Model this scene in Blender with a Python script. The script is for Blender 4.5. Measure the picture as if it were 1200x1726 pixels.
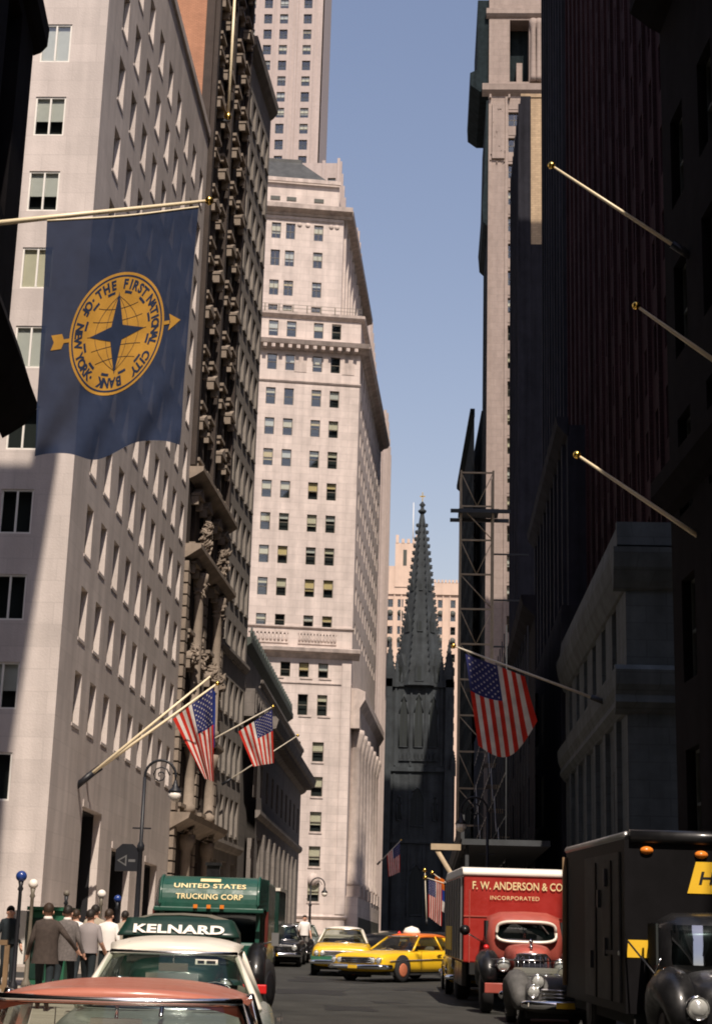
import bpy, math, random
from mathutils import Vector, Matrix
random.seed(11)
sc = bpy.context.scene
for o in list(bpy.data.objects):
    bpy.data.objects.remove(o)
COL = sc.collection
R = math.radians
# ------------------------------------------------------------------ camera
FPX = 2760.0; CXP, CYP = 600.0, 863.0
RHO = R(1.63); PIT = math.atan(748.4 / FPX); PSI = math.atan(136.4 * math.cos(PIT) / FPX)
CAMZ = 1.8; GRADE = 0.021
fwd = Vector((-math.sin(PSI) * math.cos(PIT), math.cos(PSI) * math.cos(PIT), math.sin(PIT)))
rt0 = Vector((math.cos(PSI), math.sin(PSI), 0)); up0 = rt0.cross(fwd)
rt = rt0 * math.cos(RHO) + up0 * math.sin(RHO); upv = up0 * math.cos(RHO) - rt0 * math.sin(RHO)
cd = bpy.data.cameras.new('camera'); cam = bpy.data.objects.new('camera', cd); COL.objects.link(cam)
cam.matrix_world = Matrix(((rt.x, upv.x, -fwd.x, 0), (rt.y, upv.y, -fwd.y, 0), (rt.z, upv.z, -fwd.z, CAMZ), (0, 0, 0, 1)))
cd.sensor_fit = 'VERTICAL'; cd.sensor_height = 36; cd.sensor_width = 36; cd.lens = FPX / 1726 * 36
cd.clip_start = 0.1; cd.clip_end = 6000
sc.camera = cam
# ------------------------------------------------------------------ sky, sun, exposure
SUN_EL = R(53); SUN_AZ = math.atan2(0.215, -1.0)      # azimuth measured from +Y towards +X
w = bpy.data.worlds.new('World'); sc.world = w; w.use_nodes = True
nt = w.node_tree; bg = nt.nodes['Background']
sky = nt.nodes.new('ShaderNodeTexSky'); sky.sky_type = 'NISHITA'; sky.sun_disc = False
sky.sun_elevation = SUN_EL; sky.sun_rotation = SUN_AZ; sky.air_density = 1.8; sky.dust_density = 1.0; sky.ozone_density = 1.0
tint = nt.nodes.new('ShaderNodeMix'); tint.data_type = 'RGBA'; tint.blend_type = 'MULTIPLY'; tint.inputs[0].default_value = 1; tint.inputs[7].default_value = (1.15, .98, 1.06, 1)
nt.links.new(sky.outputs[0], tint.inputs[6]); nt.links.new(tint.outputs[2], bg.inputs[0]); bg.inputs[1].default_value = 0.10
sl = bpy.data.lights.new('sun', 'SUN'); sun = bpy.data.objects.new('sun', sl); COL.objects.link(sun)
sl.energy = 5.0; sl.angle = R(0.5); sl.color = (1.0, 0.875, 0.75)
sv = Vector((math.sin(SUN_AZ) * math.cos(SUN_EL), math.cos(SUN_AZ) * math.cos(SUN_EL), math.sin(SUN_EL)))
sun.rotation_euler = sv.to_track_quat('Z', 'Y').to_euler(); sun.location = sv * 300
sc.view_settings.view_transform = 'Standard'; sc.view_settings.look = 'None'
sc.view_settings.exposure = 0.2; sc.view_settings.gamma = 1.0; sc.view_settings.use_curve_mapping = False
sc.cycles.filter_width = 1.9; sc.cycles.max_bounces = 6; sc.cycles.transparent_max_bounces = 12

def gz(Y):
    return GRADE * Y if Y < 330 else GRADE * 330

def ray(x, y):
    return rt * (x - CXP) - upv * (y - CYP) + fwd * FPX

def P(x, y, Y):          # the point at street distance Y that stands at this place of the view
    r = ray(x, y); t = Y / r.y
    return Vector((r.x * t, Y, CAMZ + r.z * t))
# ------------------------------------------------------------------ materials
M = {}
def mat(name, col, rough=.8, metal=0., var=.12, scale=1.5, bump=0., bscale=12., streak=0., blocks=None, spec=.35, coat=0., emit=0., bricks=None, joint=.8):
    m = bpy.data.materials.new(name); m.use_nodes = True; N = m.node_tree.nodes; L = m.node_tree.links
    b = N['Principled BSDF']; b.inputs['Roughness'].default_value = rough; b.inputs['Metallic'].default_value = metal
    b.inputs['Specular IOR Level'].default_value = spec; b.inputs['Coat Weight'].default_value = coat
    tc = N.new('ShaderNodeTexCoord'); src = tc.outputs['Object']
    c = tuple(col) + (1,)
    last = None
    def mul(fac_out, lo, hi, prev):
        rp = N.new('ShaderNodeMapRange'); rp.inputs[1].default_value = .3; rp.inputs[2].default_value = .7
        rp.inputs[3].default_value = lo; rp.inputs[4].default_value = hi; L.new(fac_out, rp.inputs[0])
        mx = N.new('ShaderNodeMix'); mx.data_type = 'RGBA'; mx.blend_type = 'MULTIPLY'; mx.inputs[0].default_value = 1
        if prev is None: mx.inputs[6].default_value = c
        else: L.new(prev, mx.inputs[6])
        L.new(rp.outputs[0], mx.inputs[7]); return mx.outputs[2]
    if bricks or blocks:
        sp = N.new('ShaderNodeSeparateXYZ'); L.new(src, sp.inputs[0]); cb = N.new('ShaderNodeCombineXYZ')
        ad = N.new('ShaderNodeMath'); ad.operation = 'ADD'; L.new(sp.outputs[0], ad.inputs[0]); L.new(sp.outputs[1], ad.inputs[1])
        L.new(ad.outputs[0], cb.inputs[0]); L.new(sp.outputs[2], cb.inputs[1])
        bt = N.new('ShaderNodeTexBrick'); L.new(cb.outputs[0], bt.inputs['Vector']); bt.inputs['Scale'].default_value = 1
        bw, bh = bricks or blocks; bt.inputs['Brick Width'].default_value = bw; bt.inputs['Row Height'].default_value = bh
        k = .12 if bricks else .05
        bt.inputs['Color1'].default_value = tuple(min(1, x * (1 + k)) for x in col) + (1,)
        bt.inputs['Color2'].default_value = tuple(x * (1 - k) for x in col) + (1,)
        bt.inputs['Mortar'].default_value = tuple(x * (joint if blocks else .75) for x in col) + (1,)
        bt.inputs['Mortar Size'].default_value = .02 if bricks else .022
        last = bt.outputs['Color']
    if var:
        n = N.new('ShaderNodeTexNoise'); n.inputs['Scale'].default_value = scale; n.inputs['Detail'].default_value = 6; n.inputs['Roughness'].default_value = .65
        L.new(src, n.inputs['Vector']); last = mul(n.outputs[0], 1 - var, 1 + var, last)
    if streak:
        mp = N.new('ShaderNodeMapping'); mp.inputs['Scale'].default_value = (.9, .9, .06); L.new(src, mp.inputs[0])
        n = N.new('ShaderNodeTexNoise'); n.inputs['Scale'].default_value = 1.3; n.inputs['Detail'].default_value = 5; L.new(mp.outputs[0], n.inputs['Vector'])
        last = mul(n.outputs[0], 1 - streak, 1 + streak * .35, last)
    if last is None: b.inputs['Base Color'].default_value = c
    else: L.new(last, b.inputs['Base Color'])
    if coat:
        n = N.new('ShaderNodeTexNoise'); n.inputs['Scale'].default_value = 2.5; n.inputs['Detail'].default_value = 7; n.inputs['Roughness'].default_value = .7; L.new(src, n.inputs['Vector'])
        rp = N.new('ShaderNodeMapRange'); rp.inputs[1].default_value = .35; rp.inputs[2].default_value = .65; rp.inputs[3].default_value = rough * .8; rp.inputs[4].default_value = min(.9, rough + .35); L.new(n.outputs[0], rp.inputs[0])
        L.new(rp.outputs[0], b.inputs['Roughness']); b.inputs['Coat Roughness'].default_value = .15
    if coat and not bump: bump, bscale = .05, 3.5
    if bump:
        n = N.new('ShaderNodeTexNoise'); n.inputs['Scale'].default_value = bscale; n.inputs['Detail'].default_value = 5; L.new(src, n.inputs['Vector'])
        bp = N.new('ShaderNodeBump'); bp.inputs['Strength'].default_value = bump; bp.inputs['Distance'].default_value = .05
        L.new(n.outputs[0], bp.inputs['Height']); L.new(bp.outputs[0], b.inputs['Normal'])
    if emit:
        b.inputs['Emission Color'].default_value = c; b.inputs['Emission Strength'].default_value = emit
    M[name] = m
    return m
def glassmat(name, tint, refl=.12):
    m = bpy.data.materials.new(name); m.use_nodes = True; N = m.node_tree.nodes; L = m.node_tree.links
    N.remove(N['Principled BSDF']); out = N['Material Output']
    tr = N.new('ShaderNodeBsdfTransparent'); tr.inputs[0].default_value = tuple(tint) + (1,)
    gl = N.new('ShaderNodeBsdfGlossy'); gl.inputs['Roughness'].default_value = .03; gl.inputs[0].default_value = (.95, .97, 1, 1)
    lw = N.new('ShaderNodeLayerWeight'); lw.inputs[0].default_value = .5
    pw = N.new('ShaderNodeMath'); pw.operation = 'POWER'; pw.inputs[1].default_value = 4; L.new(lw.outputs['Facing'], pw.inputs[0])
    ad = N.new('ShaderNodeMath'); ad.operation = 'MULTIPLY_ADD'; ad.inputs[1].default_value = .75; ad.inputs[2].default_value = refl; L.new(pw.outputs[0], ad.inputs[0])
    mx = N.new('ShaderNodeMixShader'); L.new(ad.outputs[0], mx.inputs[0]); L.new(tr.outputs[0], mx.inputs[1]); L.new(gl.outputs[0], mx.inputs[2])
    L.new(mx.outputs[0], out.inputs[0]); M[name] = m
def clothmat(name, col, trans=.45, rough=.9, sheer=0.):
    m = bpy.data.materials.new(name); m.use_nodes = True; N = m.node_tree.nodes; L = m.node_tree.links
    N.remove(N['Principled BSDF']); out = N['Material Output']; tc = N.new('ShaderNodeTexCoord')
    n = N.new('ShaderNodeTexNoise'); n.inputs['Scale'].default_value = 2.2; n.inputs['Detail'].default_value = 6; L.new(tc.outputs['Object'], n.inputs['Vector'])
    rp = N.new('ShaderNodeMapRange'); rp.inputs[1].default_value = .3; rp.inputs[2].default_value = .7; rp.inputs[3].default_value = .82; rp.inputs[4].default_value = 1.15; L.new(n.outputs[0], rp.inputs[0])
    mu = N.new('ShaderNodeMix'); mu.data_type = 'RGBA'; mu.blend_type = 'MULTIPLY'; mu.inputs[0].default_value = 1; mu.inputs[6].default_value = tuple(col) + (1,); L.new(rp.outputs[0], mu.inputs[7])
    d = N.new('ShaderNodeBsdfDiffuse'); t = N.new('ShaderNodeBsdfTranslucent'); L.new(mu.outputs[2], d.inputs[0]); L.new(mu.outputs[2], t.inputs[0])
    mx = N.new('ShaderNodeMixShader'); mx.inputs[0].default_value = trans; L.new(d.outputs[0], mx.inputs[1]); L.new(t.outputs[0], mx.inputs[2])
    if sheer:
        tp = N.new('ShaderNodeBsdfTransparent'); m3 = N.new('ShaderNodeMixShader'); m3.inputs[0].default_value = sheer; L.new(mx.outputs[0], m3.inputs[1]); L.new(tp.outputs[0], m3.inputs[2]); mx = m3
    L.new(mx.outputs[0], out.inputs[0]); M[name] = m
mat('limestone', (.565, .50, .46), .85, var=.12, scale=.35, streak=.2, bump=.2, blocks=(1.9, .84), joint=.93)
mat('marble', (.57, .49, .445), .75, var=.14, scale=.5, streak=.2, blocks=(2.2, .9), bump=.1)
mat('marble_trim', (.52, .44, .395), .75, var=.18, scale=1.2, streak=.3)
mat('tower_stone', (.44, .37, .345), .85, var=.08, streak=.12)
mat('pale_stone', (.62, .47, .375), .85, var=.08, streak=.1, scale=.3)
mat('brown_stone', (.048, .036, .030), .85, var=.22, scale=.8, streak=.3, bump=.3)
mat('trim_stone', (.27, .22, .175), .85, var=.2, scale=1.5, streak=.3)
mat('grey_stone', (.23, .205, .18), .85, var=.15, streak=.2)
mat('bank_stone', (.19, .17, .155), .85, var=.15, streak=.25, blocks=(2.0, .8))
mat('verdigris', (.065, .078, .068), .7, var=.3, scale=2)
mat('orange_brick', (.40, .20, .12), .9, var=.15, scale=.6, bricks=(.26, .09), streak=.2)
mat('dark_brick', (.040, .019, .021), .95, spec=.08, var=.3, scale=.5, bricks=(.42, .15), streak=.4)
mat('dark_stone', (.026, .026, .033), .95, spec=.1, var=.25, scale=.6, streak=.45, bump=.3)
mat('green_stone', (.085, .098, .10), .85, var=.2, streak=.35, blocks=(1.4, .6))
mat('shade_black_stone', (.009, .008, .009), .95, spec=.06, var=.3, streak=.3)  # near black colour stands in for the shade on these walls
mat('tan_brick', (.42, .31, .2), .9, var=.12, bricks=(.6, .25), streak=.2)
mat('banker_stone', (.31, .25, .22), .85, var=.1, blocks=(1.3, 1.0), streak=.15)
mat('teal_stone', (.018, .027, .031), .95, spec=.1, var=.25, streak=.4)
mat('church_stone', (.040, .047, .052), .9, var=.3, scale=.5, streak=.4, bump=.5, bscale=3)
mat('slate', (.06, .062, .06), .6, var=.2, streak=.3)
mat('interior', (.025, .03, .03), .9, var=0)
mat('frame_dark', (.07, .075, .065), .6, var=.1)
mat('frame_white', (.75, .72, .66), .5, var=.06)
mat('frame_bronze', (.16, .14, .11), .5, var=.1)
mat('blind_cream', (.72, .65, .5), .8, var=.06); mat('blind_yellow', (.75, .58, .30), .8, var=.06); mat('blind_grey', (.66, .64, .60), .8, var=.06)
glassmat('glass', (.78, .82, .80), .13); glassmat('car_glass', (.80, .86, .82), .03); glassmat('sky_glass', (.3, .36, .36), .13); glassmat('bright_glass', (.3, .36, .36), .38)
mat('asphalt', (.036, .036, .032), .8, var=.4, scale=.6, bump=.5, bscale=30, spec=.4, streak=.25)
mat('tar', (.02, .02, .019), .7, var=.3, scale=2, bump=.3, bscale=25)
mat('concrete', (.36, .31, .26), .9, var=.15, scale=1.2, bump=.2, bscale=30)
mat('kerb', (.28, .26, .24), .85, var=.2, bump=.2)
mat('chrome', (.8, .8, .8), .12, 1., var=0); mat('steel', (.42, .42, .42), .4, .9, var=.1)
mat('tyre', (.022, .021, .022), .85, var=.2); mat('black_paint', (.008, .008, .009), .28, var=.2, coat=.4)
mat('iron', (.015, .016, .02), .45, var=.2); mat('rubber', (.02, .02, .02), .9, var=0)
mat('black_truck', (.005, .0045, .0055), .55, var=.35, scale=3, streak=.4, spec=.15)
mat('old_panel', (.05, .05, .047), .6, var=.5, scale=2.5, streak=.75)
mat('salmon', (.40, .135, .09), .35, var=.08, coat=.35); mat('cream_paint', (.72, .67, .58), .3, var=.05, coat=.4)
mat('sage_paint', (.16, .19, .17), .3, var=.06, coat=.5); mat('green_paint', (.013, .072, .05), .3, var=.15, coat=.4, scale=3)
mat('dark_green', (.007, .03, .022), .35, var=.15, coat=.3); mat('olive_top', (.15, .14, .11), .7, var=.15)
mat('yellow_paint', (.78, .47, .015), .3, var=.06, coat=.4); mat('orange_paint', (.66, .16, .02), .3, var=.06, coat=.4)
mat('red_paint', (.33, .02, .014), .35, var=.12, coat=.3, scale=2.5); mat('faded_red', (.36, .075, .055), .4, var=.15, coat=.2)
mat('grey_dusty', (.085, .083, .08), .65, var=.35, scale=6); mat('hubcap', (.5, .16, .08), .3, var=.1)
mat('cream_letters', (.80, .66, .36), .5, var=.1); mat('white_letters', (.85, .80, .72), .5, var=.05); mat('yellow_sign', (.82, .50, .03), .5, var=.05)
mat('ink', (.012, .012, .014), .6, var=0)
mat('lamp_white', (.9, .85, .75), .25, var=0); mat('lamp_orange', (.75, .22, .03), .25, var=0); mat('lamp_red', (.6, .02, .02), .25, var=0)
mat('headlamp', (.85, .86, .82), .08, .6, var=0); mat('gold', (.85, .55, .12), .25, 1., var=0)
mat('globe_white', (.85, .78, .70), .3, var=0); mat('globe_blue', (.02, .05, .22), .15, var=0, coat=.5)
mat('pole_paint', (.62, .56, .45), .5, var=.08); mat('pole_cream', (.82, .70, .48), .35, var=.05)
mat('wood_brown', (.20, .13, .07), .7, var=.25, streak=.3); mat('kiosk_green', (.02, .11, .06), .5, var=.12)
mat('scaffold', (.42, .33, .22), .7, var=.2); mat('scaffold_dark', (.05, .055, .06), .7, var=.2)
mat('skin', (.55, .31, .22), .55, var=.06); mat('hair_dark', (.02, .015, .012), .6, var=.2); mat('hair_brown', (.04, .024, .015), .6, var=.2); mat('hair_grey', (.2, .18, .16), .6, var=.2)
mat('suit_brown', (.055, .042, .036), .9, var=.25, scale=14); mat('suit_grey', (.13, .115, .11), .9, var=.3, scale=20); mat('trouser_dark', (.012, .018, .022), .9, var=.2); mat('trouser_grey', (.14, .13, .12), .9, var=.15)
mat('shirt_white', (.80, .76, .72), .85, var=.06); mat('shirt_grey', (.28, .25, .25), .85, var=.1); mat('shirt_tan', (.36, .31, .24), .85, var=.1); mat('leather', (.012, .011, .011), .4, var=.2)
mat('seat_cloth', (.13, .12, .10), .8, var=.15); mat('red_dark', (.09, .015, .01), .5, var=.2)
clothmat('flag_red', (.62, .045, .03)); clothmat('flag_white', (.78, .72, .66)); clothmat('flag_blue', (.045, .05, .16)); clothmat('flag_navy', (.030, .042, .080), .15, sheer=.03); clothmat('flag_gold', (.50, .27, .055), .15); clothmat('flag_ultra', (.03, .07, .35)); clothmat('flag_orange', (.8, .2, .03))
# ------------------------------------------------------------------ mesh building
class MB:
    def __init__(s): s.v = []; s.f = []; s.m = []; s.sm = []
    def add(s, vs, fs, mi=0, smooth=False):
        o = len(s.v); s.v += [tuple(v) for v in vs]
        for f in fs: s.f.append([i + o for i in f]); s.m.append(mi); s.sm.append(smooth)
        return s
    def box(s, x0, x1, y0, y1, z0, z1, mi=0):
        return s.add([(x0, y0, z0), (x1, y0, z0), (x1, y1, z0), (x0, y1, z0), (x0, y0, z1), (x1, y0, z1), (x1, y1, z1), (x0, y1, z1)],
                     [(3, 2, 1, 0), (4, 5, 6, 7), (0, 1, 5, 4), (1, 2, 6, 5), (2, 3, 7, 6), (3, 0, 4, 7)], mi)
    def quad(s, a, b, c, d, mi=0): return s.add([a, b, c, d], [(0, 1, 2, 3)], mi)
    def prism(s, poly, z0, z1, mi=0):      # polygon in x,y
        n = len(poly)
        z0s = z0 if isinstance(z0, (list, tuple)) else [z0] * n; z1s = z1 if isinstance(z1, (list, tuple)) else [z1] * n
        return s.add([(p[0], p[1], z) for p, z in zip(poly, z0s)] + [(p[0], p[1], z) for p, z in zip(poly, z1s)],
                     [tuple(reversed(range(n))), tuple(range(n, 2 * n))] + [(i, (i + 1) % n, n + (i + 1) % n, n + i) for i in range(n)], mi)
    def profile(s, pts, x0, x1, mi=0):     # (y,z) outline swept along x
        n = len(pts)
        return s.add([(x0, p[0], p[1]) for p in pts] + [(x1, p[0], p[1]) for p in pts],
                     [tuple(range(n)), tuple(reversed(range(n, 2 * n)))] + [(i, n + i, n + (i + 1) % n, (i + 1) % n) for i in range(n)], mi)
    def lathe(s, prof, n=12, c=(0, 0, 0), mi=0, axis='z', a0=0, smooth=True):
        vs = []
        for r, z in prof:
            for k in range(n):
                a = a0 + 2 * math.pi * k / n; x, y = r * math.cos(a), r * math.sin(a)
                p = (x, y, z) if axis == 'z' else ((z, x, y) if axis == 'x' else (x, z, y))
                vs.append((c[0] + p[0], c[1] + p[1], c[2] + p[2]))
        fs = []
        for i in range(len(prof) - 1):
            for k in range(n):
                k2 = (k + 1) % n; fs.append((i * n + k, i * n + k2, (i + 1) * n + k2, (i + 1) * n + k))
        if prof[0][0] > 1e-4: fs.append(tuple(reversed(range(n))))
        if prof[-1][0] > 1e-4: fs.append(tuple(range((len(prof) - 1) * n, len(prof) * n)))
        return s.add(vs, fs, mi, smooth)
    def tube(s, path, r, n=8, mi=0, smooth=True):
        path = [Vector(p) for p in path]; rs = r if isinstance(r, (list, tuple)) else [r] * len(path)
        vs = []; 
        for i, p in enumerate(path):
            t = (path[min(i + 1, len(path) - 1)] - path[max(i - 1, 0)]).normalized()
            a = t.cross(Vector((0, 0, 1)));  a = a if a.length > .05 else t.cross(Vector((0, 1, 0)))
            a.normalize(); b = t.cross(a)
            for k in range(n):
                th = 2 * math.pi * (k + .5) / n; vs.append(p + (a * math.cos(th) + b * math.sin(th)) * rs[i])
        fs = [(i * n + k, i * n + (k + 1) % n, (i + 1) * n + (k + 1) % n, (i + 1) * n + k) for i in range(len(path) - 1) for k in range(n)]
        fs += [tuple(reversed(range(n))), tuple(range((len(path) - 1) * n, len(path) * n))]
        return s.add(vs, fs, mi, smooth)
    def loft(s, rings, mi=0, smooth=True, cap=True, closed=True):
        n = len(rings[0]); vs = [p for r_ in rings for p in r_]
        fs = [(i * n + k, i * n + (k + 1) % n, (i + 1) * n + (k + 1) % n, (i + 1) * n + k) for i in range(len(rings) - 1) for k in range(n if closed else n - 1)]
        if cap: fs += [tuple(reversed(range(n))), tuple(range((len(rings) - 1) * n, len(rings) * n))]
        return s.add(vs, fs, mi, smooth)
    def grid(s, fn, nu, nv, mi=0, smooth=True, mif=None):
        vs = [fn(i / nu, j / nv) for j in range(nv + 1) for i in range(nu + 1)]; o = len(s.v); s.v += [tuple(v) for v in vs]
        for j in range(nv):
            for i in range(nu):
                a = o + j * (nu + 1) + i; s.f.append([a, a + 1, a + nu + 2, a + nu + 1]); s.m.append(mif(i, j) if mif else mi); s.sm.append(smooth)
        return s
    def mesh(s, name, mats):
        me = bpy.data.meshes.new(name); me.from_pydata(s.v, [], s.f)
        for m in (mats if isinstance(mats, (list, tuple)) else [mats]): me.materials.append(M[m])
        me.polygons.foreach_set('material_index', s.m); me.polygons.foreach_set('use_smooth', s.sm); me.update()
        return me
    def build(s, name, mats, parent=None, loc=(0, 0, 0), rz=0., bevel=0., subsurf=0, solid=0.):
        return link(name, s.mesh(name, mats), parent, loc, rz, bevel, subsurf, solid)
def link(name, me, parent=None, loc=(0, 0, 0), rz=0., bevel=0., subsurf=0, solid=0.):
    o = bpy.data.objects.new(name, me); COL.objects.link(o); o.parent = parent; o.location = loc; o.rotation_euler = (0, 0, rz)
    if solid:
        md = o.modifiers.new('solid', 'SOLIDIFY'); md.thickness = solid; md.offset = -1
    if bevel:
        md = o.modifiers.new('bevel', 'BEVEL'); md.width = bevel; md.segments = 2; md.limit_method = 'ANGLE'
    if subsurf:
        md = o.modifiers.new('sub', 'SUBSURF'); md.levels = subsurf; md.render_levels = subsurf
    return o
def tag(o, label, cat, group=None):
    o['label'] = label; o['category'] = cat
    if group: o['group'] = group
    return o
def thing(name, label, cat, loc=(0, 0, 0), rz=0., group=None):
    o = bpy.data.objects.new(name, None); COL.objects.link(o); o.location = loc; o.rotation_euler = (0, 0, rz); o.empty_display_size = .3
    return tag(o, label, cat, group)
def struct(o): o['kind'] = 'structure'; return o
_tc = {}
def text_data(s, bold=.0, spacing=1.0):
    cu = bpy.data.curves.new('t', 'FONT'); cu.body = s; cu.align_x = 'CENTER'; cu.size = 1; cu.offset = bold; cu.space_character = spacing; cu.resolution_u = 3
    o = bpy.data.objects.new('t', cu); COL.objects.link(o); dg = bpy.context.evaluated_depsgraph_get()
    me = bpy.data.meshes.new_from_object(o.evaluated_get(dg)); vs = [v.co.copy() for v in me.vertices]; fs = [list(p.vertices) for p in me.polygons]
    bpy.data.objects.remove(o); bpy.data.curves.remove(cu); bpy.data.meshes.remove(me)
    return vs, fs
def lettering(s, size, width, parent, fn, mt, bold=.0, spacing=1.0, name='lettering'):
    vs, fs = text_data(s, bold, spacing); x0 = min(v.x for v in vs); x1 = max(v.x for v in vs); k = width / (x1 - x0); cx = (x0 + x1) / 2
    b = MB(); b.add([fn((v.x - cx) * k, v.y * size) for v in vs], fs); return b.build(name, mt, parent)
# ------------------------------------------------------------------ facades and windows
_wm = {}
def win_meshes(wd, h, kind, fm):
    key = (round(wd, 2), round(h, 2), kind, fm)
    if key in _wm: return _wm[key]
    b = MB(); t = .07
    b.box(-wd / 2, -wd / 2 + t, 0, .1, 0, h); b.box(wd / 2 - t, wd / 2, 0, .1, 0, h); b.box(-wd / 2 + t, wd / 2 - t, 0, .1, 0, t); b.box(-wd / 2 + t, wd / 2 - t, 0, .1, h - t, h)
    if kind == 'sash': b.box(-wd / 2 + t, wd / 2 - t, -.01, .08, h * .48, h * .48 + .07)
    if kind == 'cross': b.box(-wd / 2 + t, wd / 2 - t, -.01, .08, h * .48, h * .48 + .06); b.box(-.03, .03, .005, .07, t, h * .48); b.box(-.03, .03, .005, .07, h * .48 + .06, h - t)
    if kind == 'casement': b.box(-.035, .035, -.01, .08, t, h - t)
    b.quad((-wd / 2, .38, 0), (wd / 2, .38, 0), (wd / 2, .38, h), (-wd / 2, .38, h), 1)
    fr = b.mesh('window', [fm, 'interior'])
    def pane(x0, x1, z0, z1): return MB().quad((x0, .05, z0), (x1, .05, z0), (x1, .05, z1), (x0, .05, z1)).mesh('pane', 'glass')
    if kind == 'casement': ps = [pane(-wd / 2 + t, -.035, t, h - t), pane(.035, wd / 2 - t, t, h - t)]
    else: ps = [pane(-wd / 2 + t, wd / 2 - t, t, h * .48), pane(-wd / 2 + t, wd / 2 - t, h * .48 + .06, h - t)]
    # the one-mesh version for windows too small to show their pieces
    b.add([(-wd / 2 + t, .05, t), (wd / 2 - t, .05, t), (wd / 2 - t, .05, h - t), (-wd / 2 + t, .05, h - t)], [(0, 1, 2, 3)], 2)
    one = b.mesh('window', [fm, 'interior', 'glass'])
    _wm[key] = (fr, ps, one); return _wm[key]
_bm = {}
def blind_mesh(wd, h, frac, mt):
    key = (round(wd, 2), round(h, 2), frac, mt)
    if key not in _bm:
        _bm[key] = MB().box(-wd / 2 + .03, wd / 2 - .03, .12, .135, h * (1 - frac), h - .01).mesh('blind', mt)
    return _bm[key]
_sm = {}
def shared(key, fn):
    if key not in _sm: _sm[key] = fn()
    return _sm[key]
class Fac:
    def __init__(s, T, p0, p1):
        s.T = T; d = Vector((p1[0] - p0[0], p1[1] - p0[1])); s.L = d.length; s.th = math.atan2(d.y, d.x); s.o = Vector((p0[0], p0[1], 0)) - T.location
        s.d = Vector((math.cos(s.th), math.sin(s.th), 0)); s.n = Vector((-math.sin(s.th), math.cos(s.th), 0)); s.holes = []
    def at(s, x, y, z): return s.o + s.d * x + s.n * y + Vector((0, 0, z))
    def put(s, mb, name, mats, **k): return mb.build(name, mats, s.T, s.o, s.th, **k)
    def box(s, name, mt, x0, x1, y0, y1, z0, z1, **k): return s.put(MB().box(x0, x1, y0, y1, z0, z1), name, mt, **k)
    def inst(s, name, me, x, y, z): return link(name, me, s.T, s.at(x, y, z), s.th)
    def wall(s, z0, z1, mt, depth=.35, x0=0, x1=None, name='wall', mesh_only=False):
        x1 = s.L if x1 is None else x1; H = [h for h in s.holes if h[2] >= z0 - .001 and h[3] <= z1 + .001]
        xs = sorted({x0, x1, *[round(h[0], 3) for h in H], *[round(h[1], 3) for h in H]}); zs = sorted({z0, z1, *[round(h[2], 3) for h in H], *[round(h[3], 3) for h in H]})
        xi = {x: i for i, x in enumerate(xs)}; zi = {z: i for i, z in enumerate(zs)}
        hole = set()
        for h in H:
            for i in range(xi[round(h[0], 3)], xi[round(h[1], 3)]):
                for j in range(zi[round(h[2], 3)], zi[round(h[3], 3)]): hole.add((i, j))
        b = MB(); nx = len(xs)
        b.v = [(x, 0, z) for z in zs for x in xs]
        for j in range(len(zs) - 1):
            for i in range(nx - 1):
                if (i, j) not in hole: b.f.append([j * nx + i, j * nx + i + 1, (j + 1) * nx + i + 1, (j + 1) * nx + i]); b.m.append(0); b.sm.append(False)
        for h in H:
            a, c, e, g = h[:4]; dp = h[4] if len(h) > 4 else depth
            b.quad((a, 0, e), (a, dp, e), (a, dp, g), (a, 0, g)); b.quad((c, dp, e), (c, 0, e), (c, 0, g), (c, dp, g))
            b.quad((a, 0, e), (c, 0, e), (c, dp, e), (a, dp, e)); b.quad((a, dp, g), (c, dp, g), (c, 0, g), (a, 0, g))
        return s.put(b, name, mt)
    def win(s, x, z, wd, h, kind='sash', fm='frame_dark', depth=.35, full=True, blind=None, hole=True):
        if hole: s.holes.append((x - wd / 2, x + wd / 2, z, z + h))
        fr, ps, one = win_meshes(wd, h, kind, fm)
        o = s.inst('window', fr if full else one, x, depth - .12, z)
        if full:
            for p in ps: link('pane', p, o)
        if blind: link('blind', blind_mesh(wd, h, blind[0], blind[1]), o)
        return o
    def cornice(s, z, prof, mt, x0=0, x1=None, name='cornice'):   # prof: (projection, height) steps, going up from z
        b = MB(); x1 = s.L if x1 is None else x1
        pts = [(0.05, z)] + [(-p, z + h) for p, h in prof] + [(0.05, z + prof[-1][1])]
        ex = max(p for p, h in prof)
        b.profile(pts, x0, x1); return s.put(b, name, mt)
def rblind(p=.6):
    if random.random() > p: return None
    return (random.choice((.3, .45, .55, .65)), random.choice(('blind_cream', 'blind_cream', 'blind_grey', 'blind_yellow', 'blind_grey', 'blind_cream')))
def core(T, poly, z0, z1, mt, name='back_wall', roof=None):
    l = T.location
    b = MB().prism([(p[0] - l.x, p[1] - l.y) for p in poly], z0, z1); return b.build(name, mt, T, (0, 0, -l.z))
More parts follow.
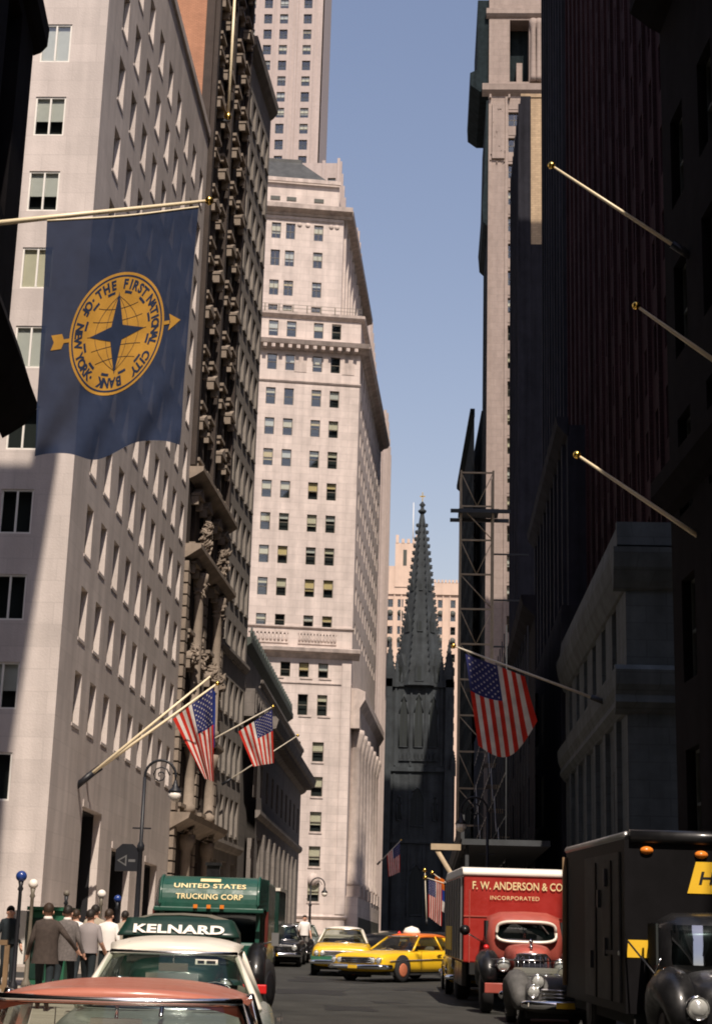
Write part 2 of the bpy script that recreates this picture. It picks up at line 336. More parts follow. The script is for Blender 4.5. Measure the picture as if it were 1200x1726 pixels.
# ================================================================== the setting: road, pavements
g = MB(); ys = [-60, -20, 0, 20, 40, 60, 90, 130, 180, 240, 330, 600, 1200, 4500]
g.grid(lambda u, v: (-1500 + 3000 * u, ys[round(v * 13)], gz(ys[round(v * 13)])), 6, 13, smooth=False)
struct(g.build('road', 'asphalt'))
def slope_slab(name, poly, mt, h0=-.3, h1=.15):
    return struct(MB().prism(poly, [gz(p[1]) + h0 for p in poly], [gz(p[1]) + h1 for p in poly]).build(name, mt))
KL = lambda Y: -2.16 - .11 * Y if Y < 53 else -8.0 + .006 * (Y - 53)
KR = lambda Y: 7.4 - .08 * Y if Y < 63 else 2.36 - .002 * (Y - 63)
sw = slope_slab('pavement_left_near', [(-40, -20), (KL(-20), -20), (KL(10), 10), (KL(41), 41), (-8, 42.5), (-40, 42.5)], 'concrete')
sw2 = slope_slab('pavement_left', [(-14.5, 51), (-9.2, 50.5), (KL(53), 53), (KL(100), 100), (KL(158), 158), (-14.5, 158)], 'concrete')
slope_slab('pavement_left_far', [(-40, 176), (-6.6, 178), (-5.6, 262), (-40, 262)], 'concrete')
sw3 = slope_slab('pavement_right_near', [(KR(-20), -20), (30, -20), (30, 63), (KR(63), 63), (KR(30), 30)], 'concrete')
slope_slab('pavement_right', [(KR(63), 63), (30, 63), (30, 188), (KR(188), 188)], 'concrete')
slope_slab('pavement_right_far', [(3, 200), (30, 200), (30, 268), (2, 268)], 'concrete')
slope_slab('churchyard_pavement', [(-60, 280), (60, 280), (60, 420), (-60, 420)], 'concrete')
# paving slabs one can tell apart, on the near left pavement
sl_me = MB().box(-.74, .74, -.74, .74, 0, .03).mesh('paving_slab', 'concrete')
for j in range(14):
    for i in range(9):
        Y = 19 + j * 1.5; X = KL(Y) - 1.15 - i * 1.5
        o = link('paving_slab', sl_me, sw, (X, Y, gz(Y) + .143 + random.uniform(0, .006))); o.rotation_euler = (GRADE, 0, .11)
def kerb(name, fn, Ys, par, side):
    for a, b_ in zip(Ys, Ys[1:]):
        pa = Vector((fn(a), a, gz(a))); pb = Vector((fn(b_), b_, gz(b_)))
        m = MB(); w0 = .16 * side
        m.add([pa + Vector((0, .01, -.1)), pb + Vector((0, -.01, -.1)), pb + Vector((w0, -.01, -.1)), pa + Vector((w0, .01, -.1)), pa + Vector((0, .01, .158)), pb + Vector((0, -.01, .158)), pb + Vector((w0, -.01, .158)), pa + Vector((w0, .01, .158))],
              [(3, 2, 1, 0), (4, 5, 6, 7), (0, 1, 5, 4), (1, 2, 6, 5), (2, 3, 7, 6), (3, 0, 4, 7)])
        m.build('kerb_stone', 'kerb', par)
kerb('k', KL, [4 + 2.4 * i for i in range(16)], sw, 1)
kerb('k', KL, [53 + 2.6 * i for i in range(38)], sw2, 1)
kerb('k', KR, [8 + 2.6 * i for i in range(21)], sw3, -1)
for i, (px, py, a, b_, rz_) in enumerate(((590, 1700, .5, .9, .1), (520, 1672, .9, 1.4, .0), (655, 1690, .35, .35, .3), (560, 1652, 1.2, 2.0, .05), (700, 1668, .5, 1.1, -.1))):
    r_ = ray(px, py); t = -CAMZ / (r_.z - GRADE * r_.y); c = Vector((r_.x * t, r_.y * t, 0))
    o = MB().grid(lambda u, v: ((u - .5) * 2 * a * (1 + .12 * math.sin(v * 7)), (v - .5) * 2 * b_ * (1 + .1 * math.sin(u * 9)), .004 + GRADE * (v - .5) * 2 * b_), 8, 8, smooth=False).build('tar_patch', 'tar', bpy.data.objects['road'], (c.x, c.y, gz(c.y)), rz_)
# ================================================================== left side
def loc(X, Y): return (X, Y, gz(Y))
# --- limestone office building at the corner
T = thing('limestone_building', 'pale limestone office block at the left corner with small deep square windows', 'building', loc(-20, 74))
E_ = Fac(T, (-34, 59.6), (-13.7, 59.6))
for k in range(12):
    for x in (18.22, 13.6, 9.0):
        E_.win(x, 6.9 + 3.34 * k, 1.25, 1.75, 'casement', 'frame_white', .16, blind=(random.choice((.6, .97, .97, .97)), random.choice(('blind_cream', 'blind_grey', 'blind_grey'))) if k > 4 or random.random() < .25 else None)  # pale blinds fill the upper windows, standing partly for sky reflections
E_.wall(0, 48.9, 'limestone', .16)
S_ = Fac(T, (-13.7, 59.6), (-13.7, 88.5))
sill = MB().box(-.68, .68, -.03, .2, -.12, 0).mesh('window_sill', 'limestone')
for k in range(11):
    for c in range(9):
        if k == 0 and c > 8: continue
        o = S_.win(3.55 + 2.93 * c, 10.2 + 3.35 * k, 1.25, 2.05, 'sash', 'frame_bronze', .36, blind=rblind(.4))
        link('window_sill', sill, o, (0, -.24, 0))
for (a, b_, zt, dp) in ((6.1, 9.9, 7.25, 1.5), (12.8, 17.6, 6.05, 1.5), (21.6, 25.2, 5.95, 1.5)):
    S_.holes.append((a, b_, .6, zt, dp))
    d = S_.put(MB().box(a + .01, b_ - .01, 1.3, 1.36, .6, zt - .02), 'door', 'frame_dark')
    MB().box(a + .1, b_ - .1, 1.24, 1.3, 3.9, 4.05).box((a + b_) / 2 - .05, (a + b_) / 2 + .05, 1.24, 1.3, .7, 3.9).build('door_bar', 'frame_bronze', d)
    S_.put(MB().box(b_ - .06, b_ - .004, .3, 1.3, .6, zt - .03).box(a + .004, a + .06, .3, 1.3, .6, zt - .03).box(a + .06, b_ - .06, .3, 1.3, zt - .1, zt - .03), 'door_shade_lining', 'ink')  # black lining stands in for the shade inside the doorway
    S_.put(MB().box(a - .05, b_ + .05, -.04, .02, zt + .02, zt + .3), 'lintel', 'limestone')
S_.wall(0, 48.9, 'limestone', .36)
core(T, [(-34, 60.5), (-15.6, 60.5), (-15.6, 88.5), (-34, 88.5)], 0, 48.7, 'limestone')
l = T.location
MB().prism([(-34 - l.x, 59.5 - l.y), (-13.58 - l.x, 59.5 - l.y), (-13.58 - l.x, 88.45 - l.y), (-34 - l.x, 88.45 - l.y)], 48.9, 49.4).build('parapet', 'limestone', T, (0, 0, -l.z))
MB().prism([(-34 - l.x, 59.5 - l.y), (-13.55 - l.x, 59.5 - l.y), (-13.55 - l.x, 88.45 - l.y), (-34 - l.x, 88.45 - l.y)], 0, 2.35).build('plinth', 'grey_stone', T, (0, 0, -l.z))
# --- ornate brown building
T = thing('ornate_building', 'dark brown ornate building with carved window hoods and an orange brick side wall', 'building', loc(-18, 95))
B_ = Fac(T, (-13.7, 88.52), (-13.2, 101.5)); L = B_.L
hood = MB(); hood.box(-.85, .85, -.5, 0, .02, .16); hood.add([(-.85, -.5, .16), (.85, -.5, .16), (0, -.5, .62), (-.85, 0, .16), (.85, 0, .16), (0, 0, .62)], [(0, 1, 2), (5, 4, 3), (0, 2, 5, 3), (2, 1, 4, 5)])
hood.box(-.8, -.58, -.42, 0, -.5, 0); hood.box(.58, .8, -.42, 0, -.5, 0)
hood = hood.mesh('window_hood', 'trim_stone')
hood2 = MB().box(-.8, .8, -.34, 0, 0, .2).box(-.74, -.56, -.28, 0, -.4, 0).box(.56, .74, -.28, 0, -.4, 0).mesh('window_hood', 'trim_stone')
bsill = MB().box(-.8, .8, -.36, 0, -.2, 0).box(-.7, -.5, -.28, 0, -.5, -.2).box(.5, .7, -.28, 0, -.5, -.2).mesh('window_sill', 'trim_stone')
def carve(x, y, z, wx_, wy_, h, n):        # a lump of carved ornament: leaves, scrolls and heads
    b = MB()
    for i in range(n):
        t = i / n; r_ = .05 + .09 * random.random(); cx = x + random.uniform(-.5, .5) * wx_ * (1 - .5 * t); cy = y + random.uniform(-.5, .5) * wy_; cz = z + h * t
        a = random.uniform(0, 6.28); d = Vector((math.cos(a) * .3, -.25 - .2 * random.random(), math.sin(a) * .35)) * (.7 + random.random() * .6)
        b.tube([Vector((cx, cy, cz)) - d * .5, Vector((cx, cy - .1, cz)), Vector((cx, cy, cz)) + d * .5], [r_ * .4, r_, r_ * .3], 5, smooth=False)
    return b
cols = (1.75, 4.55, 8.35, 11.15)
for k in range(11):
    for i, x in enumerate(cols):
        z = 29.2 + 3.45 * k
        o = B_.win(x, z, 1.1, 2.1, 'sash', 'frame_dark', .4, full=False, blind=rblind(.3))
        link('window_hood', hood if (k + i) % 2 == 0 else hood2, o, (0, -.28, 2.18)); link('window_sill', bsill, o, (0, -.28, 0))
for x in cols:                                          # tall windows of the lower stages
    for z, h in ((3.6, 3.2), (9.6, 3.6), (14.4, 3.0), (19.2, 3.6), (24.2, 2.6)):
        o = B_.win(x, z, 1.35, h, 'sash', 'frame_dark', .6, full=False)
        link('window_sill', bsill, o, (0, -.48, 0))
        if z > 9: link('window_hood', hood, o, (0, -.48, h + .1))
B_.wall(0, 66.6, 'brown_stone', .6)
B_.cornice(66.6, [(.3, .2), (.5, .8), (1.3, 1.2), (1.5, 1.9), (1.2, 2.0)], 'brown_stone', -.5)
B_.cornice(27.6, [(.35, .2), (.8, .5), (.8, .75)], 'trim_stone', -.1); B_.cornice(23.0, [(.3, .2), (.9, .6), (.9, .85)], 'trim_stone', -.1)
B_.cornice(13.4, [(.25, .15), (.6, .4), (.6, .6)], 'trim_stone'); B_.cornice(8.1, [(.3, .2), (1.0, .6), (1.1, .9)], 'trim_stone', -.1)
for x in (.0, 5.95, 12.3):                              # strips of rusticated blocks
    for k in range(33):
        B_.box('quoin', 'trim_stone', x + .02, x + .78, -.24, .02, 1.2 + .66 * k, 1.2 + .66 * k + .56)
for x in (3.15, 9.75):                                  # carved piers with brackets and figures
    for z0, z1 in ((1.5, 8.0), (9.2, 13.2), (14.2, 22.8)):
        B_.put(MB().lathe([(.42, z0), (.42, z0 + .4), (.3, z0 + .5), (.27, z1 - .9), (.33, z1 - .8), (.46, z1 - .4), (.48, z1)], 12, (x, -.35, 0)), 'pier_column', 'trim_stone')
    B_.put(carve(x, -.55, 24.0, 1.0, .5, 1.9, 60), 'carved_figure', 'trim_stone')
for x, z in ((1.75, 17.9), (4.55, 17.9), (8.35, 17.9), (11.15, 17.9), (3.15, 22.0), (9.75, 22.0), (3.15, 8.6), (9.75, 8.6)):
    B_.put(carve(x, -.4, z - .5, .8, .45, 1.0, 40), 'carved_bracket', 'trim_stone')
for x in (.35, 6.3, 12.6):
    B_.put(MB().box(x - .28, x + .28, -.28, .02, 28.5, 66.4), 'pilaster', 'brown_stone')
core(T, [(-32, 89.6), (-14.9, 89.6), (-14.4, 101.5), (-32, 101.5)], 0, 68.5, 'brown_stone')
l = T.location
F2_ = Fac(T, (-32, 88.53), (-13.75, 88.53)); F2_.box('party_wall', 'orange_brick', 0, F2_.L, 0, .9, 45, 69)
F2_.box('corner_strip', 'brown_stone', F2_.L - .5, F2_.L + .03, -.06, .0, 49.5, 69)
# --- grey building with paired windows
T = thing('grey_office_building', 'narrow grey brown office block with tall paired windows beyond the ornate building', 'building', loc(-18, 106))
C_ = Fac(T, (-13.2, 101.52), (-12.6, 111.5))
csill = MB().box(-.62, .62, -.12, .2, -.16, 0).mesh('window_sill', 'grey_stone')
for k in range(14):
    for x in (1.3, 3.2, 5.1, 7.0, 8.8):
        o = C_.win(x, 9.2 + 3.75 * k, 1.1, 2.3, 'sash', 'frame_dark', .45, full=False, blind=rblind(.3))
        link('window_sill', csill, o, (0, -.33, 0))
for x in (1.6, 5.0, 8.4): C_.holes.append((x - .9, x + .9, 1.9, 7.4, .7)); C_.put(MB().box(x - .88, x + .88, .6, .66, 1.9, 7.4), 'shop_window', 'interior')
C_.wall(0, 62.6, 'grey_stone', .45)
C_.cornice(62.6, [(.2, .2), (.5, .6), (.55, 1.2)], 'grey_stone'); C_.cornice(8.0, [(.2, .1), (.4, .4), (.4, .6)], 'grey_stone'); C_.cornice(20.3, [(.15, .1), (.3, .3), (.3, .5)], 'grey_stone')
core(T, [(-30, 101.52), (-14.4, 101.52), (-13.8, 111.5), (-30, 111.5)], 0, 63.2, 'grey_stone')
# --- low bank with the great cornice
T = thing('low_bank_building', 'low dark stone bank under a deep overhanging cornice with green cresting', 'building', loc(-17, 132))
J_ = Fac(T, (-11.5, 111.6), (-11.5, 151)); L = J_.L
for i in range(9):
    x = 2.9 + 4.2 * i
    J_.holes.append((x - 1.0, x + 1.0, 3.2, 9.4, .7)); J_.put(MB().box(x - .98, x + .98, .6, .66, 3.2, 9.4).box(x - .05, x + .05, .52, .6, 3.2, 9.4).box(x - .98, x + .98, .52, .6, 6.4, 6.5), 'window', 'frame_dark')
    if i < 8: J_.put(MB().box(x + 1.55, x + 2.65, -.22, .02, 2.9, 9.8), 'pilaster', 'bank_stone')
    J_.holes.append((x - .7, x + .7, 12.2, 14.4, .5)); J_.put(MB().box(x - .69, x + .69, .42, .48, 12.2, 14.4), 'window', 'frame_dark')
J_.wall(0, 16.2, 'bank_stone', .7)
J_.cornice(16.0, [(.3, .2), (.5, .5), (1.15, .7), (1.3, 1.3), (1.1, 1.5)], 'bank_stone', 0, L + 1.2)
J_.cornice(10.6, [(.15, .1), (.3, .3), (.3, .55)], 'bank_stone', 0, L + .2)
J_.box('attic_wall', 'bank_stone', 0, L, .4, 1.4, 17.5, 19.4); J_.cornice(19.4, [(-.2, .1), (.15, .4), (.15, .6)], 'bank_stone', 0, L)
for i in range(24): J_.put(MB().box(.6 + 1.6 * i, 1.5 + 1.6 * i, .32, .4, 17.8, 19.1), 'attic_panel', 'bank_stone')
J_.box('upper_wall', 'bank_stone', 0, L - 2, 1.5, 12, 17.4, 22.3); J_.put(MB().profile([(1.5, 22.0), (1.2, 22.3), (.8, 22.6), (.8, 23.0), (1.5, 23.0)], 0, L - 2), 'crown_moulding', 'verdigris')
an = MB(); an.add([(-.35, 0, 0), (.35, 0, 0), (.42, 0, .35), (.2, 0, .62), (0, 0, .8), (-.2, 0, .62), (-.42, 0, .35), (-.35, .12, 0), (.35, .12, 0), (.42, .12, .35), (.2, .12, .62), (0, .12, .8), (-.2, .12, .62), (-.42, .12, .35)],
                  [tuple(range(7)), tuple(range(13, 6, -1))] + [(i, (i + 1) % 7, 7 + (i + 1) % 7, 7 + i) for i in range(7)])
an = an.mesh('cresting_leaf', 'verdigris')
for i in range(26): J_.inst('cresting_leaf', an, .8 + 1.42 * i, .85, 23.0)
for i in range(30): J_.inst('cresting_leaf', an, .8 + 1.28 * i, 1.35, 20.0)
for i in range(30): J_.box('bracket', 'bank_stone', .5 + 1.3 * i, .9 + 1.3 * i, -1.0, .0, 16.25, 16.62)
core(T, [(-30, 111.6), (-12.8, 111.6), (-12.8, 151), (-30, 151)], 0, 22.2, 'bank_stone')
E2 = Fac(T, (-30, 150.9), (-11.5, 150.9))
# --- near left bank (only its dark upper corner reaches into view)
T = thing('shade_black_bank', 'stone building edge coloured black for its shade with heavy cornices at the top left', 'building', loc(-20, 28))
N_ = Fac(T, (1.24, -70), (-10.64, 38)); L = N_.L
for i in range(20):
    x = 3 + 5.4 * i
    for z in (3, 18.8, 29): N_.holes.append((x - 1.0, x + 1.0, z, z + 5.5, .6)); N_.put(MB().box(x - .98, x + .98, .5, .56, z, z + 5.5), 'window', 'interior')
    if i < 18: N_.put(MB().lathe([(.6, 1.5), (.55, 2.2), (.5, 12), (.62, 12.8), (.7, 13.4)], 14, (x + 2.7, -.4, 0)), 'column', 'shade_black_stone')
N_.wall(0, 49, 'shade_black_stone', .6)
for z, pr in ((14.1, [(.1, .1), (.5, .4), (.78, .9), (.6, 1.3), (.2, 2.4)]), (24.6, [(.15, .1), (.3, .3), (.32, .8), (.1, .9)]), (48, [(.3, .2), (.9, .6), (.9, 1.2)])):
    N_.cornice(z, pr, 'shade_black_stone', 0, L + (.8 if z < 20 else .35))
core(T, [(-32, -70), (-.05, -70), (-11.9, 37.9), (-32, 37.9)], 0, 49, 'shade_black_stone'); core(T, [(-32, -70), (-.05, -70), (-8.5, 6), (-32, 6)], 49, 66, 'shade_black_stone', 'unseen_sky_blocker')  # unseen upper block added over the bank to cut sky light
W_ = Fac(T, (-10.64, 38.0), (-32, 38.0)); W_.box('rear_wall', 'shade_black_stone', 0, W_.L, .0, .08, 0, 49)
# ================================================================== the white skyscraper on the next corner
T = thing('marble_exchange_building', 'bright white marble skyscraper with heavy cornices and a grey mansard roof', 'building', loc(-20, 196))
W = Fac(T, (-34, 182.3), (-8.9, 186.3)); L = W.L
def wx(X): return (X + 34) / (25.1) * L
C4 = [-23.9, -21.8, -19.4, -17.25, -14.0, -11.85]
def row(F, cols, z, h, wd=1.15, kind='sash', **k):
    for X in cols: F.win(wx(X), z - h / 2, wd, h, kind, 'frame_bronze', .3, blind=rblind(.85), **k)
for z in (42.9, 46.75, 50.7, 54.65, 58.55, 62.4, 66.2): row(W, C4, z, 2.1)
row(W, C4, 39.0, 1.35); row(W, C4, 70.55, 2.0); row(W, C4, 74.85, 2.0)
row(W, [-23.9, -21.8, -18.9, -16.4, -14.3, -12.1], 33.3, 1.7); row(W, [-23.9, -21.8, -18.9, -14.3, -12.1], 29.3, 2.4)
for z, h in ((24.0, 2.2), (20.1, 2.2), (16.2, 2.2), (12.4, 2.2)): row(W, [-23.9, -21.8, -17.2, -15.0, -12.4], z, h, 1.3)
row(W, [-17.2, -15.0, -12.4], 8.6, 2.2, 1.3)
for X in (-15.0, -12.4):
    o = W.put(MB().lathe([(.02, -.03), (.68, -.03), (.68, .03), (.02, .03)], 20, (wx(X), -.05, 9.9), axis='y'), 'arch_moulding', 'marble_trim')
W.holes.append((wx(-14.1) - .9, wx(-14.1) + .9, 3.4, 5.3, .8)); W.put(MB().box(wx(-14.1) - .88, wx(-14.1) + .88, .6, .7, 3.4, 5.3), 'door', 'wood_brown')
W.wall(0, 76.4, 'marble', .3)
for b_ in ((34.6, [(.2, .15), (.5, .5), (1.0, .7), (1.1, 1.1), (.3, 1.3)]), (38.0, [(.1, .08), (.22, .2), (.22, .35)]), (67.9, [(.1, .08), (.2, .25), (.2, .35)]),
           (72.0, [(.2, .15), (.4, .4), (1.0, .6), (1.25, 1.1), (.2, 1.3)]), (76.2, [(.15, .1), (.45, .4), (.5, .75), (.2, .8)]), (5.6, [(.12, .1), (.25, .3), (.1, .5)]), (31.6, [(.05, .05), (.12, .15), (.12, .25)])):
    W.cornice(b_[0], b_[1], 'marble_trim', 0, L + max(p for p, h in b_[1]) * .8)
mod = MB().box(-.22, .22, -.95, 0, 0, .42).mesh('modillion', 'marble_trim')
for i in range(25): W.inst('modillion', mod, L - .6 - 1.0 * i, -.02, 72.1)
sillm = MB().box(-.72, .72, -.1, .1, -.2, 0).mesh('window_sill', 'marble_trim')
for X in C4[2:]:
    for z in (32.45, 28.1): W.inst('window_sill', sillm, wx(X if z > 40 else X), 0, z)
for X in (-15.0, -12.4):
    for z in (22.9, 19.0, 15.1, 11.3, 7.5): W.inst('window_sill', sillm, wx(X), 0, z)
for (a, b_) in ((-21.5, -16.2), (-15.1, -10.7)):                # balustrade panels under the windows
    W.put(MB().box(wx(a), wx(b_), -.12, 0, 36.3, 36.5).box(wx(a), wx(b_), -.12, 0, 37.5, 37.7), 'balustrade_rail', 'marble_trim')
    n = 12
    for i in range(n): W.put(MB().lathe([(.1, 36.5), (.16, 36.8), (.07, 37.2), (.12, 37.5)], 6, (wx(a) + (wx(b_) - wx(a)) * (i + .5) / n, -.06, 0)), 'baluster', 'marble_trim')
for X in (-16.0, -10.3): W.put(MB().box(wx(X) - .75, wx(X) + .75, -.05, 0, 69.4, 71.7), 'frieze_panel', 'marble_trim')
for i in range(6): W.put(MB().box(wx(-20.6) + i * 1.7, wx(-20.6) + .12 + i * 1.7, -.55, -.5, 76.9, 77.8), 'railing_post', 'frame_bronze')
W.put(MB().box(0, L, -.54, -.51, 77.75, 77.8).box(0, L, -.54, -.51, 77.3, 77.35), 'railing', 'frame_bronze')
W.box('corner_pilaster', 'marble', L - 1.1, L - .02, -.18, .0, 6.2, 34.5)
# upper block, set back
U = Fac(T, (-34, 183.9), (-11.5, 187.5)); UL = U.L
def ux(X): return (X + 34) / 22.5 * UL
for z, h in ((77.95, 1.2), (80.8, 2.0), (84.75, 2.1), (88.4, 2.1)):
    for X in (-24.4, -22.4, -19.75, -18.0, -14.55): U.win(ux(X), z - h / 2, 1.15, h, 'cross', 'frame_bronze', .3, blind=rblind(.6))
U.wall(76.5, 91, 'marble', .3)
U.cornice(90.4, [(.15, .1), (.3, .4), (1.1, .7), (1.2, 1.25), (.5, 1.5)], 'marble_trim', 0, UL + 1.0); U.cornice(89.8, [(.05, .05), (.15, .2), (.15, .3)], 'marble_trim')
for X in (-16.9, -15.9, -13.0, -12.3): U.put(MB().lathe([(.02, -.1), (.28, -.08), (.32, 0), (.32, .02)], 10, (ux(X), -.02, 89.35), axis='y'), 'rosette', 'marble_trim')
U.box('attic_wall', 'marble', 0, UL - .6, .6, 2, 91.8, 95.4); U.cornice(95.2, [(-.5, .1), (-.2, .25), (-.2, .5)], 'marble_trim', 0, UL - .5)
for i, X in enumerate((-20, -18, -14.6)): U.put(MB().box(ux(X) - .6, ux(X) + .6, .52, .6, 92.8, 93.3), 'attic_vent', 'frame_dark')
l = T.location
r_ = MB(); pts0 = [(-34, 184.9), (-13.2, 188.2), (-12.0, 222), (-34, 222)]; pts1 = [(-34, 190), (-17.6, 192), (-16.8, 215), (-34, 215)]
r_.loft([[Vector((p[0] - l.x, p[1] - l.y, 95.7 - l.z)) for p in pts0], [Vector((p[0] - l.x, p[1] - l.y, 100.6 - l.z)) for p in pts1]], smooth=False); ro = r_.build('roof', 'slate', T)
MB().prism([(p[0] - l.x, p[1] - l.y) for p in [(-34, 190), (-17.5, 192), (-16.7, 215), (-34, 215)]], 100.6, 101.0).build('roof_cap', 'slate', ro, (0, 0, -l.z))
core(T, [(-34, 183.4), (-10.1, 187.2), (-8.7, 225), (-34, 225)], 0, 76.3, 'marble'); core(T, [(-34, 185.1), (-12.6, 188.6), (-11.3, 224), (-34, 224)], 76.3, 95.6, 'marble')
# street side
S2 = Fac(T, (-8.9, 186.32), (-7.4, 225.5)); SL = S2.L
for z, h in ((39, 1.3), (42.9, 2.1), (46.75, 2.1), (50.7, 2.1), (54.65, 2.1), (58.55, 2.1), (62.4, 2.1), (66.2, 2.1), (70.55, 2.0), (74.85, 2.0)):
    for i in range(10): S2.win(3.2 + 3.65 * i, z - h / 2, 1.3, h, 'sash', 'frame_bronze', .4, full=False, blind=rblind(.5))
S2.wall(0, 76.4, 'marble', .4)
for zc, pr in ((72.0, [(.2, .15), (.4, .4), (1.0, .6), (1.25, 1.1), (.2, 1.3)]), (76.2, [(.15, .1), (.45, .4), (.5, .75), (.2, .8)]), (5.6, [(.12, .1), (.25, .3), (.1, .5)])): S2.cornice(zc, pr, 'marble_trim', 0, SL)
S2.put(MB().profile([(.05, 27.0), (-1.0, 27.0), (-1.0, 29.3), (-1.6, 30.3), (-1.6, 31.2), (-.7, 31.6), (.05, 31.6)], 1.0, SL - 3), 'entablature', 'marble_trim')
for i in range(7):
    x = 3.2 + 5.0 * i
    S2.put(MB().lathe([(.95, 9.4), (.95, 9.8), (.78, 10.1), (.74, 16), (.66, 24.6), (.72, 24.7), (.8, 25.4), (1.05, 26.4), (1.0, 26.98)], 14, (x, -.45, 0)), 'column', 'marble_trim')
    S2.put(MB().box(x - 1.15, x + 1.15, -1.5, 0, 8.2, 9.39), 'column_base', 'marble_trim')
    S2.put(MB().box(x + 1.6, x + 3.4, -.02, .06, 10.2, 24.5), 'tall_window', 'frame_dark')
S2.box('podium', 'marble', .5, SL - 2, -1.4, 0, 0, 8.18)
S2.box('shop_band', 'frame_dark', 1.5, SL - 3, -1.45, -1.4, 4.2, 6.0)
S3 = Fac(T, (-11.5, 187.52), (-10.2, 224)); S3.wall(76.5, 91, 'marble', .3); S3.cornice(90.4, [(.15, .1), (.3, .4), (1.1, .7), (1.2, 1.25), (.5, 1.5)], 'marble_trim')
for i in range(9): S3.put(MB().box(1 + 3.8 * i, 2 + 3.8 * i, -.3, .0, 77.5, 90.3), 'pilaster', 'marble')
# ================================================================== stepped tower beyond it and the tall shaft
T = thing('setback_tower', 'pale stepped skyscraper rising in setbacks behind the white marble building', 'building', loc(-20, 250))
steps = [(-7.15, 240, 2, 82.5), (-9.95, 240.8, 82.5, 97.7), (-12.5, 241.6, 97.7, 113.8), (-15.75, 242.4, 113.8, 126.5)]
for (X1, Y0, z0, z1) in steps:
    F = Fac(T, (-40, Y0), (X1, Y0)); n = int((z1 - max(z0, 6)) / 3.58)
    for k in range(n):
        for xo in ((1.35, 4.6, 7.8) if z0 < 10 else (1.3, 4.4)):
            F.win(F.L - xo, max(z0, 6) + .9 + 3.58 * k, 1.3, 2.0, 'sash', 'frame_dark', .4, full=False, blind=rblind(.55))
    F.wall(z0, z1, 'tower_stone', .4)
    F.put(MB().box(F.L - .45, F.L, -.25, .0, z0, z1 + .8), 'pier', 'tower_stone'); F.put(MB().box(F.L - 2.9, F.L - 2.4, -.2, .0, z0, z1 + .4), 'pier', 'tower_stone')
    core(T, [(-40, Y0 + 1.05), (X1, Y0 + 1.05), (X1, Y0 + 26), (-40, Y0 + 26)], z0, z1, 'tower_stone')
    G_ = Fac(T, (X1, Y0), (X1, Y0 + 26)); G_.box('side_wall', 'tower_stone', 0, 26, -.02, .3, z0, z1)
    for i in range(6): G_.put(MB().box(.3 + 4.4 * i, 1.1 + 4.4 * i, -.28, -.02, z0, z1 + .5), 'pier', 'tower_stone')
T = thing('tall_shaft_tower', 'tall pale skyscraper shaft with paired window columns at the top of the view', 'building', loc(-32, 318))
F = Fac(T, (-46, 310), (-24.6, 310))
for k in range(22):
    for X in (-44.2, -40.2, -36.6, -33.2, -28.1): F.win(X + 46, 142 + 3.72 * k, 1.75 if X < -30 else 1.75, 2.3, 'cross', 'frame_dark', .4, full=False, blind=rblind(.6))
F.wall(2, 226, 'tower_stone', .4)
for X in (-35.0, -31.4, -30.4, -29.8, -26.3): F.put(MB().box(X + 45.8, X + 46.2, -.22, .0, 120, 226), 'pier', 'tower_stone')
core(T, [(-46, 311.1), (-24.6, 311.1), (-24.6, 330), (-46, 330)], 2, 226, 'tower_stone')
G_ = Fac(T, (-24.6, 310), (-24.6, 330)); G_.box('side_wall', 'tower_stone', 0, 20, -.02, .3, 2, 226)
# --- pale building behind the church
T = thing('pale_gothic_building', 'peach coloured gothic office building with battlemented tower behind the church', 'building', loc(-3, 450))
F = Fac(T, (-30, 440), (14, 440))
for k in range(24):
    for X in (-25.2, -22.4, -18.6, -15.8, -10.9, -8.1, -4.3, -1.5, 2.9, 6.2, 9.5, 12.2):
        if k % 2 == 0: pass
        F.win(X + 30, 8.2 + 3.75 * k, 1.5, 2.2, 'sash', 'frame_dark', .5, full=False)
for k in (20, 22):
    for X in (-10.9, -8.1, 2.9, 6.2): F.put(MB().lathe([(.02, -.04), (.8, -.04), (.8, .04), (.02, .04)], 14, (X + 30, -.06, 8.2 + 3.75 * k + 2.2), axis='y'), 'arch_moulding', 'frame_dark')
F.wall(5, 100.4, 'pale_stone', .5)
F.box('left_block', 'pale_stone', 16, 24.5, -.4, 8, 98, 105.9); F.box('right_block', 'pale_stone', 31, 38.5, -.5, 8, 98, 101.4)
F.box('tower', 'pale_stone', 20.2, 26.4, -.6, 7, 100, 112.4); F.put(MB().box(22.4, 23.4, -.64, -.6, 106, 110.5), 'tower_window', 'frame_dark')
for i, (x, h) in enumerate(((20.3, 2.3), (21.9, 1.2), (23.4, 1.2), (24.9, 1.2), (25.8, 2.3))): F.box('merlon', 'pale_stone', x, x + .8, -.7, .4, 112.4, 112.4 + h)
for i in range(8): F.box('merlon', 'pale_stone', 31 + i * .98, 31.6 + i * .98, -.6, .3, 101.4, 102.2)
for i in range(11): F.put(MB().box(16.3 + i * 1.9, 16.6 + i * 1.9, -.3, .0, 60, 100), 'buttress', 'pale_stone')
F.put(MB().tube([(25.0, 1, 112), (25.0, 1, 124.5)], [.18, .08], 6), 'flagpole', 'frame_white')
core(T, [(-30, 441.2), (14, 441.2), (14, 470), (-30, 470)], 5, 100.3, 'pale_stone')
